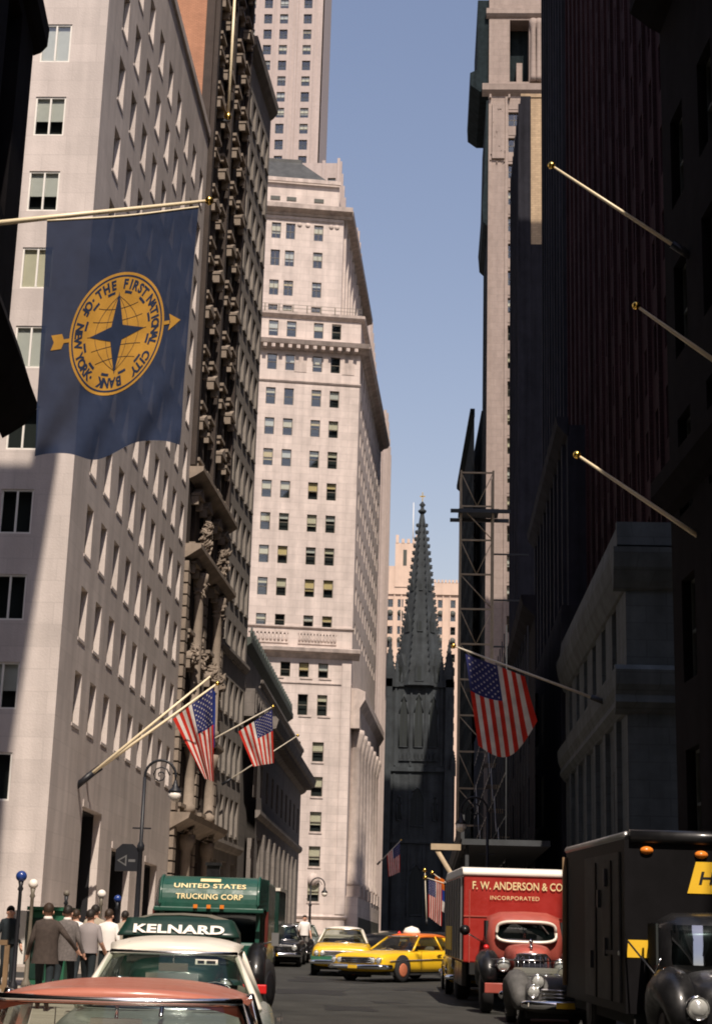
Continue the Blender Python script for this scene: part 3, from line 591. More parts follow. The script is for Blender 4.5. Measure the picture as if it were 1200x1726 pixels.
# ================================================================== church
T = thing('gothic_church', 'soot dark gothic church with tall crocketed spire closing the end of the street', 'church', loc(-1.75, 301))
zg = T.location.z
def cput(b, name, mt='church_stone', par=None): return b.build(name, mt, par or T, (0, 0, -zg) if par is None else (0, 0, 0))
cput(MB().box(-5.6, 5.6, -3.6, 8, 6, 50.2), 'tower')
for sx in (-1, 1):
    for (z0, z1, pr) in ((6, 34.5, 1.1), (34.5, 51, .6)):
        cput(MB().box(sx * 5.6 - .75, sx * 5.6 + .75, -3.6 - pr, -3.5, z0, z1), 'buttress'); cput(MB().box(min(sx * 5.5, sx * (5.6 + pr)), max(sx * 5.5, sx * (5.6 + pr)), -3.0, -1.6, z0, z1), 'buttress')
    for (x, y, z, h, r0) in ((sx * 5.4, -3.3, 50.5, 8.0, .9), (sx * 6.4, -4.3, 34.5, 3.6, .45), (sx * 4.1, -3.6, 50.5, 5.0, .42), (sx * 6.0, -3.9, 46, 4.0, .4), (sx * 5.3, 3.5, 50.5, 6.5, .7)):
        p_ = cput(MB().box(x - r0, x + r0, y - r0, y + r0, z - 1, z + h * .35), 'pinnacle')
        b = MB().lathe([(r0 * 1.15, z + h * .35), (r0 * 1.15, z + h * .38), (r0 * .1, z + h)], 4, (x, y, 0), a0=math.pi / 4, smooth=False)
        for k in range(4):
            for a in range(4):
                zz = z + h * (.42 + .14 * k); rr = r0 * 1.25 * (1 - (zz - z - h * .35) / (h * .65)); th = math.pi / 4 + a * math.pi / 2
                b.box(x + rr * math.cos(th) - .1, x + rr * math.cos(th) + .1, y + rr * math.sin(th) - .1, y + rr * math.sin(th) + .1, zz, zz + .25)
        cput(b, 'pinnacle_spire', par=p_)
cput(MB().box(-6.0, 6.0, -4.0, -3.55, 34.2, 35.0).box(-6, 6, -3.9, -3.55, 21.5, 22.2).box(-5.9, 5.9, -3.95, -3.55, 49.6, 50.4), 'string_course')
for i in range(10): cput(MB().box(-3.4 + .7 * i, -3.05 + .7 * i, -3.95, -3.6, 36.4, 37.6), 'parapet_merlon')
cput(MB().box(-3.5, 3.5, -3.9, -3.6, 36.1, 36.4), 'parapet_rail')
def lancet(x, z0, wd, h, name='window'):
    pts = [(-wd / 2, 0), (wd / 2, 0), (wd / 2, h * .62), (wd * .3, h * .85), (0, h), (-wd * .3, h * .85), (-wd / 2, h * .62)]
    b = MB(); b.add([(x + p[0], -3.62, z0 + p[1]) for p in pts], [tuple(range(7))]); o = cput(b, name, 'interior')
    b = MB()
    for k in range(7):
        a, c = pts[k], pts[(k + 1) % 7]; b.tube([(x + a[0], -3.68, z0 + a[1]), (x + c[0], -3.68, z0 + c[1])], .13, 5)
    b.box(x - .07, x + .07, -3.72, -3.6, z0, z0 + h * .8); b.build('tracery', 'church_stone', o)
lancet(0, 24.5, 2.6, 7.0); lancet(-2.7, 38.6, 1.6, 9.6); lancet(2.7, 38.6, 1.6, 9.6); lancet(0, 38.6, 1.6, 10); lancet(0, 9, 3.2, 9, 'portal')
for sx in (-1, 1): lancet(sx * 3.2, 25.5, .8, 4.5)
for x in (-4.2, -1.35, 1.35, 4.2):
    for z0, z1 in ((7, 21.4), (23, 33.8), (35.2, 49.5)): cput(MB().box(x - .16, x + .16, -3.8, -3.6, z0, z1), 'rib')
for i in range(14): cput(MB().lathe([(.3, 0), (.3, .9), (.02, 2.0)], 4, (-4.6 + .71 * i, -3.8, 50.3), a0=math.pi / 4, smooth=False), 'gablet')
# octagonal spire with crockets up its edges
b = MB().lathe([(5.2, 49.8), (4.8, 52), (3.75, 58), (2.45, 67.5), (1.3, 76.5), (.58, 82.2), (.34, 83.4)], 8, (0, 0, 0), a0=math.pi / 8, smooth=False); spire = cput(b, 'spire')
prof = [(49.8, 5.2), (52, 4.8), (58, 3.75), (67.5, 2.45), (76.5, 1.3), (82.2, .58)]
def rad(z):
    for (a, r0), (c, r1) in zip(prof, prof[1:]):
        if a <= z <= c: return r0 + (r1 - r0) * (z - a) / (c - a)
    return .5
ck = MB().add([(0, -.16, 0), (.55, 0, .34), (0, .16, 0), (0, 0, .62), (.3, 0, -.1)], [(0, 4, 1), (1, 4, 2), (0, 1, 3), (1, 2, 3), (0, 3, 2)]).mesh('crocket', 'church_stone')
z = 52.5
while z < 82:
    for a in range(8):
        th = math.pi / 8 + a * math.pi / 4
        if -math.pi * .05 < math.sin(th) > .5: continue
        o = link('crocket', ck, spire, (rad(z) * math.cos(th), rad(z) * math.sin(th), z), th)
    z += 1.35
cput(MB().lathe([(.3, 83.2), (.75, 83.7), (.8, 84.0), (.35, 84.3), (.3, 84.7), (.62, 85.1), (.3, 85.5), (.1, 85.8)], 8), 'finial')
cput(MB().box(-.08, .08, -.08, .08, 85.6, 87.6).box(-.5, .5, -.08, .08, 86.7, 86.9), 'cross', 'gold')
for a in (-1, 0, 1):                                      # gabled windows low on the spire
    th = -math.pi / 2 + a * math.pi / 4; x, y = 4.1 * math.cos(th), 4.1 * math.sin(th)
    for z0, k in ((50.5, 1.15), (60, .8), (68, .5)):
        rr = rad(z0 + 1.5) * .93; b = MB().add([(-.7 * k, -.35, 0), (.7 * k, -.35, 0), (.7 * k, -.35, 2.6 * k), (0, -.35, 4.6 * k), (-.7 * k, -.35, 2.6 * k), (-.7 * k, .8, 0), (.7 * k, .8, 0), (.7 * k, .8, 2.6 * k), (0, .8, 4.6 * k), (-.7 * k, .8, 2.6 * k)],
            [(0, 1, 2, 3, 4), (1, 6, 7, 2), (2, 7, 8, 3), (3, 8, 9, 4), (4, 9, 5, 0)]); b.box(-.3 * k, .3 * k, -.37, -.35, .2, 2.4 * k, 1)
        b.build('lucarne', ['church_stone', 'interior'], spire, (rr * math.cos(th), rr * math.sin(th), z0), th + math.pi / 2)
cput(MB().box(-11, 11, 8, 50, 6, 22).add([(-7, 8, 22), (7, 8, 22), (0, 8, 30), (-7, 50, 22), (7, 50, 22), (0, 50, 30)], [(0, 1, 2), (5, 4, 3), (0, 2, 5, 3), (2, 1, 4, 5)]), 'nave')
# ================================================================== right side
def simple_grid(F, x0, dx, nx, z0, dz, nz, wd, h, depth=.35, fm='frame_dark', pb=.25):
    for k in range(nz):
        for i in range(nx): F.win(x0 + dx * i, z0 + dz * k, wd, h, 'sash', fm, depth, full=False, blind=rblind(pb))
T = thing('black_stone_building', 'almost black stone building at the right edge with a string cornice', 'building', loc(14, 30))
F = Fac(T, (6.0, 40), (14.8, -70))
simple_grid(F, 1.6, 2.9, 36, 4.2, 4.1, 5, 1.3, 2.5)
F.wall(-2, 27, 'shade_black_stone', .35); F.cornice(12.6, [(.2, .15), (.5, .5), (.5, .9)], 'shade_black_stone'); core(T, [(12.0, -15), (16, -70), (34, -70), (34, -15)], 26.9, 50, 'shade_black_stone', 'unseen_tall_block'); F.box('upper_wall', 'shade_black_stone', 0, 13, .05, 1.2, 27, 42); F.cornice(26.3, [(.3, .2), (.8, .6), (.8, 1.2)], 'shade_black_stone'); F.cornice(3.2, [(.1, .1), (.25, .3), (.1, .5)], 'shade_black_stone')  # unseen tall block added behind the camera to reduce sky fill
core(T, [(7.2, 39.95), (16, -70), (34, -70), (34, 39.95)], -2, 26.9, 'shade_black_stone'); core(T, [(7.2, 39.95), (8.3, 27), (26, 27), (26, 39.95)], 26.9, 42, 'shade_black_stone')
F = Fac(T, (26, 39.97), (6.02, 39.97)); F.box('rear_wall', 'shade_black_stone', 0, F.L, .0, .05, 0, 42)
T = thing('corniced_pavilion', 'low grey green stone pavilion with two heavy cornices behind the black truck', 'building', loc(9, 66))
F = Fac(T, (6.77, 56), (15, 56)); F.wall(0, 16.3, 'green_stone', .3)
G_ = Fac(T, (6.6, 79), (6.77, 56)); GL = G_.L
for i in range(6):
    x = 2.6 + 3.4 * i
    for z, h in ((3.6, 4.9), (12.2, 2.2)): G_.win(x, z, 1.4, h, 'sash', 'frame_dark', .5, full=True)
    G_.put(MB().box(x + 1.0, x + 1.7, -.18, .0, 2.9, 10.0), 'pilaster', 'green_stone')
G_.wall(0, 16.3, 'green_stone', .5)
for z, pr in ((10.0, [(.1, .1), (.3, .4), (.25, .65), (.38, 1.0), (.42, 1.5), (.15, 1.7)]), (14.3, [(.08, .08), (.2, .35), (.36, .8), (.44, 1.3), (.44, 1.5)]), (15.85, [(.3, .05), (.2, .9)]), (1.6, [(.15, .1), (.25, .5), (.1, .7)])):
    F.cornice(z, pr, 'green_stone', -max(p for p, h in pr) + .001); G_.cornice(z, pr, 'green_stone', 0, GL)
core(T, [(7.9, 57), (15, 57), (15, 79), (7.7, 79)], 0, 16.2, 'green_stone')
T = thing('dark_brick_tower', 'tall dark red brown brick office tower in shade on the right', 'building', loc(14, 76))
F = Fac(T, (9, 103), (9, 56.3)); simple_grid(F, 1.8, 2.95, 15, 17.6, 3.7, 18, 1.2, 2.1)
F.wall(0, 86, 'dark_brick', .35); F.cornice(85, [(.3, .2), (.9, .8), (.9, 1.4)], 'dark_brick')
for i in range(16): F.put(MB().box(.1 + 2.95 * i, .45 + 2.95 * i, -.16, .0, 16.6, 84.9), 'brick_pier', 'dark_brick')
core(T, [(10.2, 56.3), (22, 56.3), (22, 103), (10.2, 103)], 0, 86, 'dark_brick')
T = thing('dark_pier_tower', 'tall dark grey stone tower with vertical piers beyond the dark brick tower', 'building', loc(15, 113))
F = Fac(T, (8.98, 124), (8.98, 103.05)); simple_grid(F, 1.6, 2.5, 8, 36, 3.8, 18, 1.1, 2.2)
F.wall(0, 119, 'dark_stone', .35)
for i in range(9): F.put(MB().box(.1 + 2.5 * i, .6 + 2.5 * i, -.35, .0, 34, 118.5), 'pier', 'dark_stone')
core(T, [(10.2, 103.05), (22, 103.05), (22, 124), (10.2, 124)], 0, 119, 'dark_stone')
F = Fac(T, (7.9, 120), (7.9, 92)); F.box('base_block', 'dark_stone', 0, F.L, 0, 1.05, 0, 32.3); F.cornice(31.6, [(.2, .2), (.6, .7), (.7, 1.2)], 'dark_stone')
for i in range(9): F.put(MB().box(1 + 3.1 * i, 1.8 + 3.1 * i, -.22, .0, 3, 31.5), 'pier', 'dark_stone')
T = thing('tan_brick_block', 'slab building toned dark for shade around a sunlit strip of tan brick high on the right', 'building', loc(18, 166))
F = Fac(T, (8.7, 173), (8.7, 156)); simple_grid(F, 1.5, 2.4, 7, 8, 3.7, 21, 1.1, 2.0); F.wall(0, 89.8, 'dark_stone', .35)
for i in range(8): F.put(MB().box(.2 + 2.35 * i, .7 + 2.35 * i, -.25, .0, 4, 89), 'pier', 'dark_stone')
E3 = Fac(T, (8.7, 155.98), (28, 155.98)); E3.box('upper_wall', 'tan_brick', 0, E3.L, .0, .5, 73, 89.8); E3.box('shade_toned_east_wall', 'dark_stone', 0, E3.L, .0, .5, 0, 73); E3.box('corner_pier', 'dark_stone', -.02, 1.05, -.12, .0, 0, 89.9)  # dark stone under the brick stands in for shade on the same wall
core(T, [(9.8, 156.5), (28, 156.5), (28, 173), (9.8, 173)], 0, 89.6, 'tan_brick')
E3.box('coping', 'tan_brick', 0, E3.L, -.1, .6, 89.8, 90.2)
T = thing('lit_pier_skyscraper', 'skyscraper with sunlit stone pier and loggia at top right of the sky gap', 'building', loc(16, 213))
F = Fac(T, (7.0, 205), (25, 205))
for k in range(24):
    for x in (3.55, 6.2, 9.5): F.win(x, 22.2 + 3.95 * k, 1.65, 2.15, 'cross', 'frame_bronze', .45, full=True, blind=rblind(.7))
F.holes.append((2.9, 5.6, 119.9, 129.6, 3.0)); F.holes.append((7.4, 10.1, 119.9, 129.6, 3.0))
F.put(MB().box(2.7, 10.3, 2.9, 3.0, 119.9, 129.6), 'loggia_back', 'teal_stone')
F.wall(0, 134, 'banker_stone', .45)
b = MB()
for x in (6.15, 6.95): F.put(MB().lathe([(.5, 119.9), (.42, 120.6), (.36, 127.8), (.5, 128.7), (.55, 129.5)], 12, (x, -.2, 0)), 'column', 'banker_stone')
F.put(MB().box(3.9, 4.7, 1.0, 2.8, 120, 123.4), 'loggia_post', 'banker_stone')
F.cornice(117.6, [(.3, .3), (.7, .7), (.8, 1.6), (.3, 1.9)], 'banker_stone', -.9); F.cornice(129.8, [(.2, .2), (.5, .6), (.5, 1.4)], 'banker_stone', -.4)
for i in range(7): F.put(MB().box(.1 + 2.6 * i, .35 + 2.6 * i, -.7, -.02, 117.1, 117.6), 'bracket', 'banker_stone')
F.put(carve(1.35, -.1, 107.5, 2.2, .3, 8.5, 90), 'carved_console', 'banker_stone'); F.put(MB().prism([(.5, -.35), (2.2, -.35), (2.2, .02), (.5, .02)], [108, 108, 108, 108], 116.4), 'console_back', 'banker_stone')
for x in (.02, 2.3): F.put(MB().box(x, x + .4, -.18, 0, 8, 117.5), 'pier_edge', 'banker_stone')
for k in range(24): F.put(MB().box(2.74, 4.36, -.06, .02, 24.75 + 3.95 * k, 25.75 + 3.95 * k), 'spandrel', 'banker_stone')
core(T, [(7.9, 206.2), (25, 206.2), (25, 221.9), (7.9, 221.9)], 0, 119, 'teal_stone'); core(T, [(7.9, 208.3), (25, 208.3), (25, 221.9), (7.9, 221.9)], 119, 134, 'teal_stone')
F = Fac(T, (7.0, 222), (7.0, 205.02)); simple_grid(F, 2, 3.2, 5, 22.2, 3.95, 24, 1.4, 2.15); F.wall(0, 134, 'teal_stone', .4)  # street side coloured dark teal to carry its shade
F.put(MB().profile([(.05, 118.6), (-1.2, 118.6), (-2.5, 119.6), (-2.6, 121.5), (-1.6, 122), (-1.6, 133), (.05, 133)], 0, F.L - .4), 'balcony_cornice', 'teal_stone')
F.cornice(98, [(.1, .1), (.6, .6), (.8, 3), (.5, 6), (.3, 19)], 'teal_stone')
T = thing('teal_shadow_building', 'dark bluish stone building in shade closing the right of the church gap', 'building', loc(14, 243))
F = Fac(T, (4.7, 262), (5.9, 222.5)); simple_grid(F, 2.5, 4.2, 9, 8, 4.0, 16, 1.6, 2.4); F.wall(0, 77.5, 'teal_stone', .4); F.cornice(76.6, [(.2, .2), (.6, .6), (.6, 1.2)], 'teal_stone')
core(T, [(6.9, 222.5), (24, 222.5), (24, 262), (5.9, 262)], 0, 77.5, 'teal_stone'); core(T, [(10, 240), (24, 240), (24, 262), (10, 262)], 77.5, 104, 'teal_stone')  # hidden taller block added at the back to shade the church
# --- low building under repair behind scaffolding
T = thing('scaffolded_building', 'low dark building wrapped in pipe scaffolding on the right side of the street', 'building', loc(8, 100))
F = Fac(T, (5.4, 137), (5.2, 80)); L = F.L
for i in range(13):
    for z in (4, 8.4, 12.6): F.win(3 + 4.05 * i, z, 1.5, 2.6, 'sash', 'frame_dark', .45, full=False)
F.wall(0, 19, 'dark_stone', .45); F.cornice(18.3, [(.2, .2), (.6, .6), (.7, 1.1)], 'dark_stone')
core(T, [(6.5, 80), (8.95, 80), (8.95, 137), (6.5, 137)], 0, 18.9, 'dark_stone')
sf = thing('pipe_scaffold', 'grid of scaffold pipes and planks standing before the dark low building', 'scaffold', loc(4.3, 100))
std = MB().tube([(0, 0, 0), (0, 0, 16)], .035, 6).mesh('standard', 'scaffold_dark'); led = MB().tube([(0, -22, 0), (0, 31, 0)], .03, 6).mesh('ledger', 'steel'); plk = MB().box(-.45, .45, -1.2, 1.2, 0, .05).mesh('plank', 'scaffold')
for i in range(23):
    Y = 80 + 2.45 * i
    link('standard', std, sf, (-.5, Y - 100, .15 + gz(Y) - gz(100))); link('standard', std, sf, (.55, Y - 100, .15 + gz(Y) - gz(100)))
for k in range(7): link('ledger', led, sf, (-.5, 2, 2.2 + 2.1 * k)); link('plank', plk, sf, (0, -16 + 6.2 * k, 2.25 + 2.1 * (k % 6)))
for k in range(10): MB().tube([(-.55, -20 + 5 * k, 2.2 + 2.1 * (k % 5)), (-.55, -17.5 + 5 * k, 4.3 + 2.1 * (k % 5))], .028, 6).build('brace', 'steel', sf)
# --- hoist tower of wooden/steel lattice
ht = thing('hoist_tower', 'tall open lattice hoist tower with platform beams beside the sky gap', 'hoist tower', (3.95, 139.3, gz(139)))
H0 = gz(139)
for (x, y) in ((-1.4, -1.3), (1.4, -1.3), (-1.4, 1.3), (1.4, 1.3)): MB().box(x - .09, x + .09, y - .09, y + .09, 0, 43.2 - H0).build('post', 'scaffold', ht)
for k in range(14):
    z0 = 43.0 - H0 - 3.05 * k; z1 = z0 - 3.05
    MB().box(-1.4, 1.4, -1.36, -1.26, z0 - .07, z0 + .07).build('rail', 'scaffold', ht); MB().box(-1.46, -1.36, -1.3, 1.3, z0 - .05, z0 + .05).build('rail', 'scaffold', ht)
    if z1 > 0:
        MB().tube([(-1.4, -1.3, z0), (1.4 if k % 2 else 0, -1.3, z1)], .05, 4).build('brace', 'scaffold', ht)
        if k % 2 == 0: MB().tube([(1.4, -1.3, z0), (0, -1.3, z1)], .05, 4).build('brace', 'scaffold', ht)
MB().box(-2.3, 2.9, -1.7, -1.45, 39.3 - H0, 39.6 - H0).box(-2.3, 2.9, 1.45, 1.7, 39.3 - H0, 39.6 - H0).box(-1.6, 1.9, -1.45, 1.45, 39.62 - H0, 39.7 - H0).build('platform', 'scaffold_dark', ht)
MB().box(-.9, .9, -.9, .9, 24 - H0, 26.4 - H0).build('hoist_cage', 'scaffold_dark', ht)
for k in range(7): MB().box(1.4, 4.6, .2, .35, 36 - H0 - 4.1 * k, 36.12 - H0 - 4.1 * k).build('wall_tie', 'scaffold_dark', ht)
# --- sidewalk shed with its outrigger
sh = thing('sidewalk_shed', 'sidewalk shed with pale timber outrigger beam reaching over the street', 'shed', loc(2.4, 72))
zt = 6.4 - gz(72)
MB().box(-2.2, -.95, -2.0, -1.75, zt - .2, zt + .05).build('outrigger', 'scaffold', sh); MB().tube([(-1.95, -1.85, zt - .2), (-1.1, -1.85, zt - 1.55), (.1, -1.85, .15)], .13, 4).build('strut', 'scaffold', sh)
MB().box(-.9, 2.8, -1.7, 40, zt + .06, zt + .3).build('deck', 'scaffold_dark', sh); MB().box(-.95, -.8, -1.7, 40, zt + .3, zt + 1.3).build('parapet_board', 'scaffold_dark', sh)
for i in range(14): MB().box(-.75, -.6, -1.4 + 3 * i, -1.25 + 3 * i, .1, zt + .06).build('post', 'scaffold_dark', sh)
# ================================================================== flags and poles
def pole(name, label, a, b_, r=.06, mt='pole_paint', ball=True, group=None, bracket=True):
    a = Vector(a); b_ = Vector(b_); t = thing(name, label, 'flagpole', a, 0, group); d = b_ - a
    MB().tube([(0, 0, 0), d * .5, d], [r, r * .85, r * .55], 8).build('shaft', mt, t)
    if ball: e = d.normalized() * .09 + d; MB().lathe([(.01, -.1), (.08, -.06), (.1, 0), (.08, .06), (.01, .1)], 8, e).build('ball', 'gold', t)
    if bracket: MB().tube([d * -.01, d * .12], r * 1.9, 8).build('socket', 'iron', t)
    return t
def us_flag(label, H0, H1, F0, F1, amp=.12, waves=2.5, group='american flags', back=0., belly=.0):
    H0, H1, F0, F1 = map(Vector, (H0, H1, F0, F1)); c = (H0 + H1 + F0 + F1) / 4
    t = thing('american_flag', label, 'flag', H0, 0, group)
    nrm = (H1 - H0).cross(F0 - H0).normalized()
    def S(u, v):     # u along the fly, v across from the canton side
        p = (H0 * (1 - v) + H1 * v) * (1 - u) + (F0 * (1 - v) + F1 * v) * u
        p += nrm * amp * (.15 + u) * (math.sin(v * waves * 2 * math.pi + u * 2.2) + .4 * math.sin(v * waves * 5 + 1.3 + 3 * u))
        p += (F0 - F1) * .0 + Vector((0, 0, -belly * math.sin(v * math.pi) * u))
        return p - H0
    b = MB(); nu, nv = 30, 39
    b.grid(S, nu, nv, mif=lambda i, j: 2 if (j < 21 and i < 12) else (0 if (j // 3) % 2 == 0 else 1))
    b.build('cloth', ['flag_red', 'flag_white', 'flag_blue'], t)
    st = MB()
    for r_ in range(9):
        for q in range(6 if r_ % 2 == 0 else 5):
            v0 = (r_ + 1) / 10 * 7 / 13; u0 = (q + (.5 if r_ % 2 == 0 else 1.0)) / 6 * .4
            for sgn in (1, -1):
                pts = []
                for k in range(10):
                    a = math.pi * k / 5; rr = .0165 if k % 2 == 0 else .0075
                    pts.append(S(u0 + rr * .9 * math.sin(a) * .95, v0 + rr * 1.25 * math.cos(a)) + nrm * .006 * sgn)
                st.add(pts, [tuple(range(10))])
    st.build('stars', 'flag_white', t)['kind'] = 'stuff'
    return t
zA = 8.0
b0 = P(130, 1325, 64.5); b0.x = -13.75
pole('flagpole', 'upper of two pale flagpoles angled out from the limestone block', b0, P(355, 1140, 64.5), .07, 'pole_cream', False, 'paired flagpoles')
b1 = P(140, 1312, 66.0); b1.x = -13.75
pole('flagpole', 'lower of two pale flagpoles, holding the larger left american flag', b1, P(364, 1154, 66), .07, 'pole_cream', True, 'paired flagpoles')
us_flag('large american flag hanging folded from the poles on the limestone block', P(360, 1158, 66), P(292, 1212, 66), P(361, 1318, 66.3), P(345, 1312, 65.7), .2, 2.2)
bl = P(362, 1168, 67); cl = MB()
bf = tag(cl.grid(lambda u, v: P(353 + 10 * u, 1165 + 95 * v, 67.4) + Vector((0, .12 * math.sin(u * 7 + v * 4), 0)) - bl, 8, 24).build('blue_flag', 'flag_ultra', None, bl), 'narrow bright blue flag hanging close behind the large left american flag', 'flag')
a = P(355, 1262, 95); a.x = -13.4
pole('flagpole', 'slanted pole carrying the smaller left american flag', a, P(458, 1192, 95), .055)
us_flag('smaller american flag hanging from the pole beyond the large left flag', P(459, 1196, 95), P(402, 1233, 95), P(462, 1286, 95.3), P(427, 1292, 94.8), .14, 1.8)
a = P(378, 1322, 104); a.x = -12.9
pole('flagpole', 'thin bare pole slanting out below the smaller left flag', a, P(500, 1241, 104), .045)
a = P(390, 192, 86); 
vp_ = thing('roof_flagpole', 'tall cream vertical pole with a ball foot before the ornate facade', 'flagpole', P(385, 196, 91))
d = P(399, -60, 91) - vp_.location
MB().tube([(0, 0, 0), d], [.1, .08], 8).build('shaft', 'pole_cream', vp_); MB().lathe([(.02, -.28), (.18, -.16), (.22, 0), (.14, .18), (.1, .22)], 10).build('foot', 'gold', vp_); MB().box(-1.9, .05, -.06, .06, -.35, -.22).build('bracket', 'iron', vp_)
# right american flag
a = P(1000, 1186, 60); a.x = 6.6
pole('flagpole', 'slanted pole carrying the large american flag on the right', a, P(768, 1090, 60), .055, 'pole_paint')
us_flag('large american flag with broad stripes hanging on the right over the street', P(784, 1102, 60), P(884, 1140, 60), P(806, 1256, 59.8), P(905, 1216, 60.3), .15, 1.2, belly=.85)
# small flags further off
a = P(636, 1457, 190); 
pole('flagpole', 'small distant pole slanting from the white building near the church', a, P(675, 1417, 190), .06)
us_flag('tiny distant american flag against the dark church front', P(674, 1420, 190), P(652, 1440, 190), P(674, 1470, 190.3), P(655, 1478, 189.7), .15, 1.5)
pole('flagpole', 'upright pole with a ball beside the red truck roof', P(719, 1560, 76), P(716, 1470, 76), .03)
a = P(752, 1490, 76)
pole('flagpole', 'lower slanted pole with flag left of the red truck', a, P(720, 1480, 76), .03)
us_flag('small american flag hanging beside the red truck', P(722, 1482, 76), P(745, 1490, 76), P(722, 1545, 76), P(744, 1562, 76.3), .1, 1.5)
a = P(757, 1492, 78)
pole('flagpole', 'upper slanted pole with orange and blue flag left of the red truck', a, P(731, 1473, 78), .03)
bl = P(733, 1475, 78)
tag(MB().grid(lambda u, v: P(733 + 16 * u, 1475 + 8 * u + (52 + 4 * u) * v, 78) + Vector((0, .1 * math.sin(u * 6 + v * 3), 0)) - bl, 6, 12, mif=lambda i, j: 0 if j < 4 else (1 if j < 8 else 2)).build('striped_flag', ['flag_orange', 'flag_ultra', 'flag_white'], None, bl), 'orange, blue and white flag beside the red truck', 'flag')
# bare poles on the right
a = P(1180, 430, 37.5); a.x = 6.2
pole('flagpole', 'topmost bare gilded flagpole on the right', a, P(934, 282, 37.5), .05, 'pole_cream', True, 'bare flagpoles on the right')
pole('flagpole', 'middle bare flagpole entering at the right edge', P(1250, 641, 35), P(1077, 519, 35), .06, 'pole_cream', True, 'bare flagpoles on the right')
pole('flagpole', 'lowest bare flagpole, above the stone pavilion', P(1225, 937, 37.5), P(977, 770, 37.5), .06, 'pole_cream', True, 'bare flagpoles on the right')
# --- the big bank flag
a = P(-95, 385, 29.6); a.x = -9.7
pole('flagpole', 'near pale flagpole carrying the big navy bank flag', a, P(346, 339, 31.3), .06, 'pole_cream', True)
FA, FB, FC, FD = P(80, 372, 30.0), P(335, 349, 31.2), P(58, 776, 30.1), P(303, 745, 31.3)
T = thing('bank_flag', 'big navy blue flag with a gold compass seal hanging at the upper left', 'flag', FA)
nrm = (FB - FA).cross(FC - FA).normalized()
if nrm.y > 0: nrm = -nrm
def S(u, v, e=0.):
    p = (FA * (1 - u) + FB * u) * (1 - v) + (FC * (1 - u) + FD * u) * v
    lo = max(0, v - .62) / .38
    p = p + nrm * (.035 * math.sin(u * 9 + 1.5 * v) * (.3 + v) + .085 * lo * math.sin((u * 1.1 + v * .9) * 17) + .03 * math.sin(v * 5 + u * 3))
    p = p + Vector((0, 0, .12 * lo * lo * math.sin(u * 9.5 + .6) + .16 * math.sin(math.pi * u) * (1 - v) * -.35))
    return p + nrm * e - FA
MB().grid(S, 60, 70).build('cloth', 'flag_navy', T)
MB().tube([S(i / 14, 0) for i in range(15)], .022, 6).build('hoist_rope', 'pole_cream', T)
UC, VC = .505, .505
RU, RV = .318, .258                                  # seal radii in cloth units
def onflag(x, y, e): return S(UC + RU * x, VC - RV * y - .0 + .045 * 0 - .05 * x * RU * 2 * .5, e)
def disc(r0, r1, e, mt, name, n=72, a0=0, a1=2 * math.pi, par=T):
    b = MB(); m = max(2, int(n * (a1 - a0) / (2 * math.pi))); k = 6 if r1 - r0 > .3 else 1
    b.grid(lambda u, v: onflag((r0 + (r1 - r0) * v) * math.sin(a0 + (a1 - a0) * u), (r0 + (r1 - r0) * v) * math.cos(a0 + (a1 - a0) * u), e), m, k); return b.build(name, mt, par)
seal = disc(0, 1, .008, 'flag_gold', 'seal')
disc(.925, .955, .012, 'flag_navy', 'seal_ring', par=seal)
for k in range(12): disc(.655, .70, .012, 'flag_navy', 'ring_dash', 72, k * math.pi / 6 + .17, k * math.pi / 6 + .40, par=seal)
star = [(0, .68), (.12, .12), (.58, 0), (.12, -.12), (0, -.68), (-.12, -.12), (-.58, 0), (-.12, .12)]
b = MB()
for i in range(8):
    p, q = star[i], star[(i + 1) % 8]
    b.grid(lambda u, v: onflag((p[0] * (1 - v) + q[0] * v) * u, (p[1] * (1 - v) + q[1] * v) * u, .016), 8, 3)
b.build('compass_star', 'flag_navy', seal)
b = MB()
for k in range(-2, 3):
    for f in (lambda t: (k * .2 * math.sqrt(max(0, 1 - t * t)) * 1.2 if False else k * .24 * (1 - t * t) * .95, t * .62), lambda t: (t * .62, k * .2 + k * .06 * t * t)):
        b.tube([onflag(*f(-1 + 2 * i / 12), .0125) for i in range(13) if f(-1 + 2 * i / 12)[0] ** 2 + f(-1 + 2 * i / 12)[1] ** 2 < .42], .004, 4)
b.build('globe_lines', 'flag_navy', seal)
b = MB()
def poly(pts, e=.014): b.add([onflag(x, y, e) for x, y in pts], [tuple(range(len(pts)))])
poly([(1.0, -.03), (1.12, -.03), (1.12, .03), (1.0, .03)]); poly([(1.1, -.14), (1.36, 0), (1.1, .14), (1.14, 0)])
poly([(-1.0, .03), (-1.15, .03), (-1.15, -.03), (-1.0, -.03)]); poly([(-1.1, .0), (-1.16, .12), (-1.38, .12), (-1.32, 0)]); poly([(-1.1, 0), (-1.32, 0), (-1.38, -.12), (-1.16, -.12)])
b.build('arrow', 'flag_gold', T)
words = [('\u2022', -48), ('THE', -20), ('FIRST', 17), ('NATIONAL', 72), ('CITY', 121), ('BANK', 168), ('\u2022', 205), ('NEW YORK', 246), ('OF', 300)]
words = [('THE', -37, -3, 1), ('FIRST', 5, 46, 1), ('NATIONAL', 53, 114, 1), ('CITY', 122, 152, 1), ('BANK', 168, 206, 1), ('OF', -47, -63, -1), ('NEW', -73, -99, -1), ('YORK', -107, -142, -1)]
b = MB()
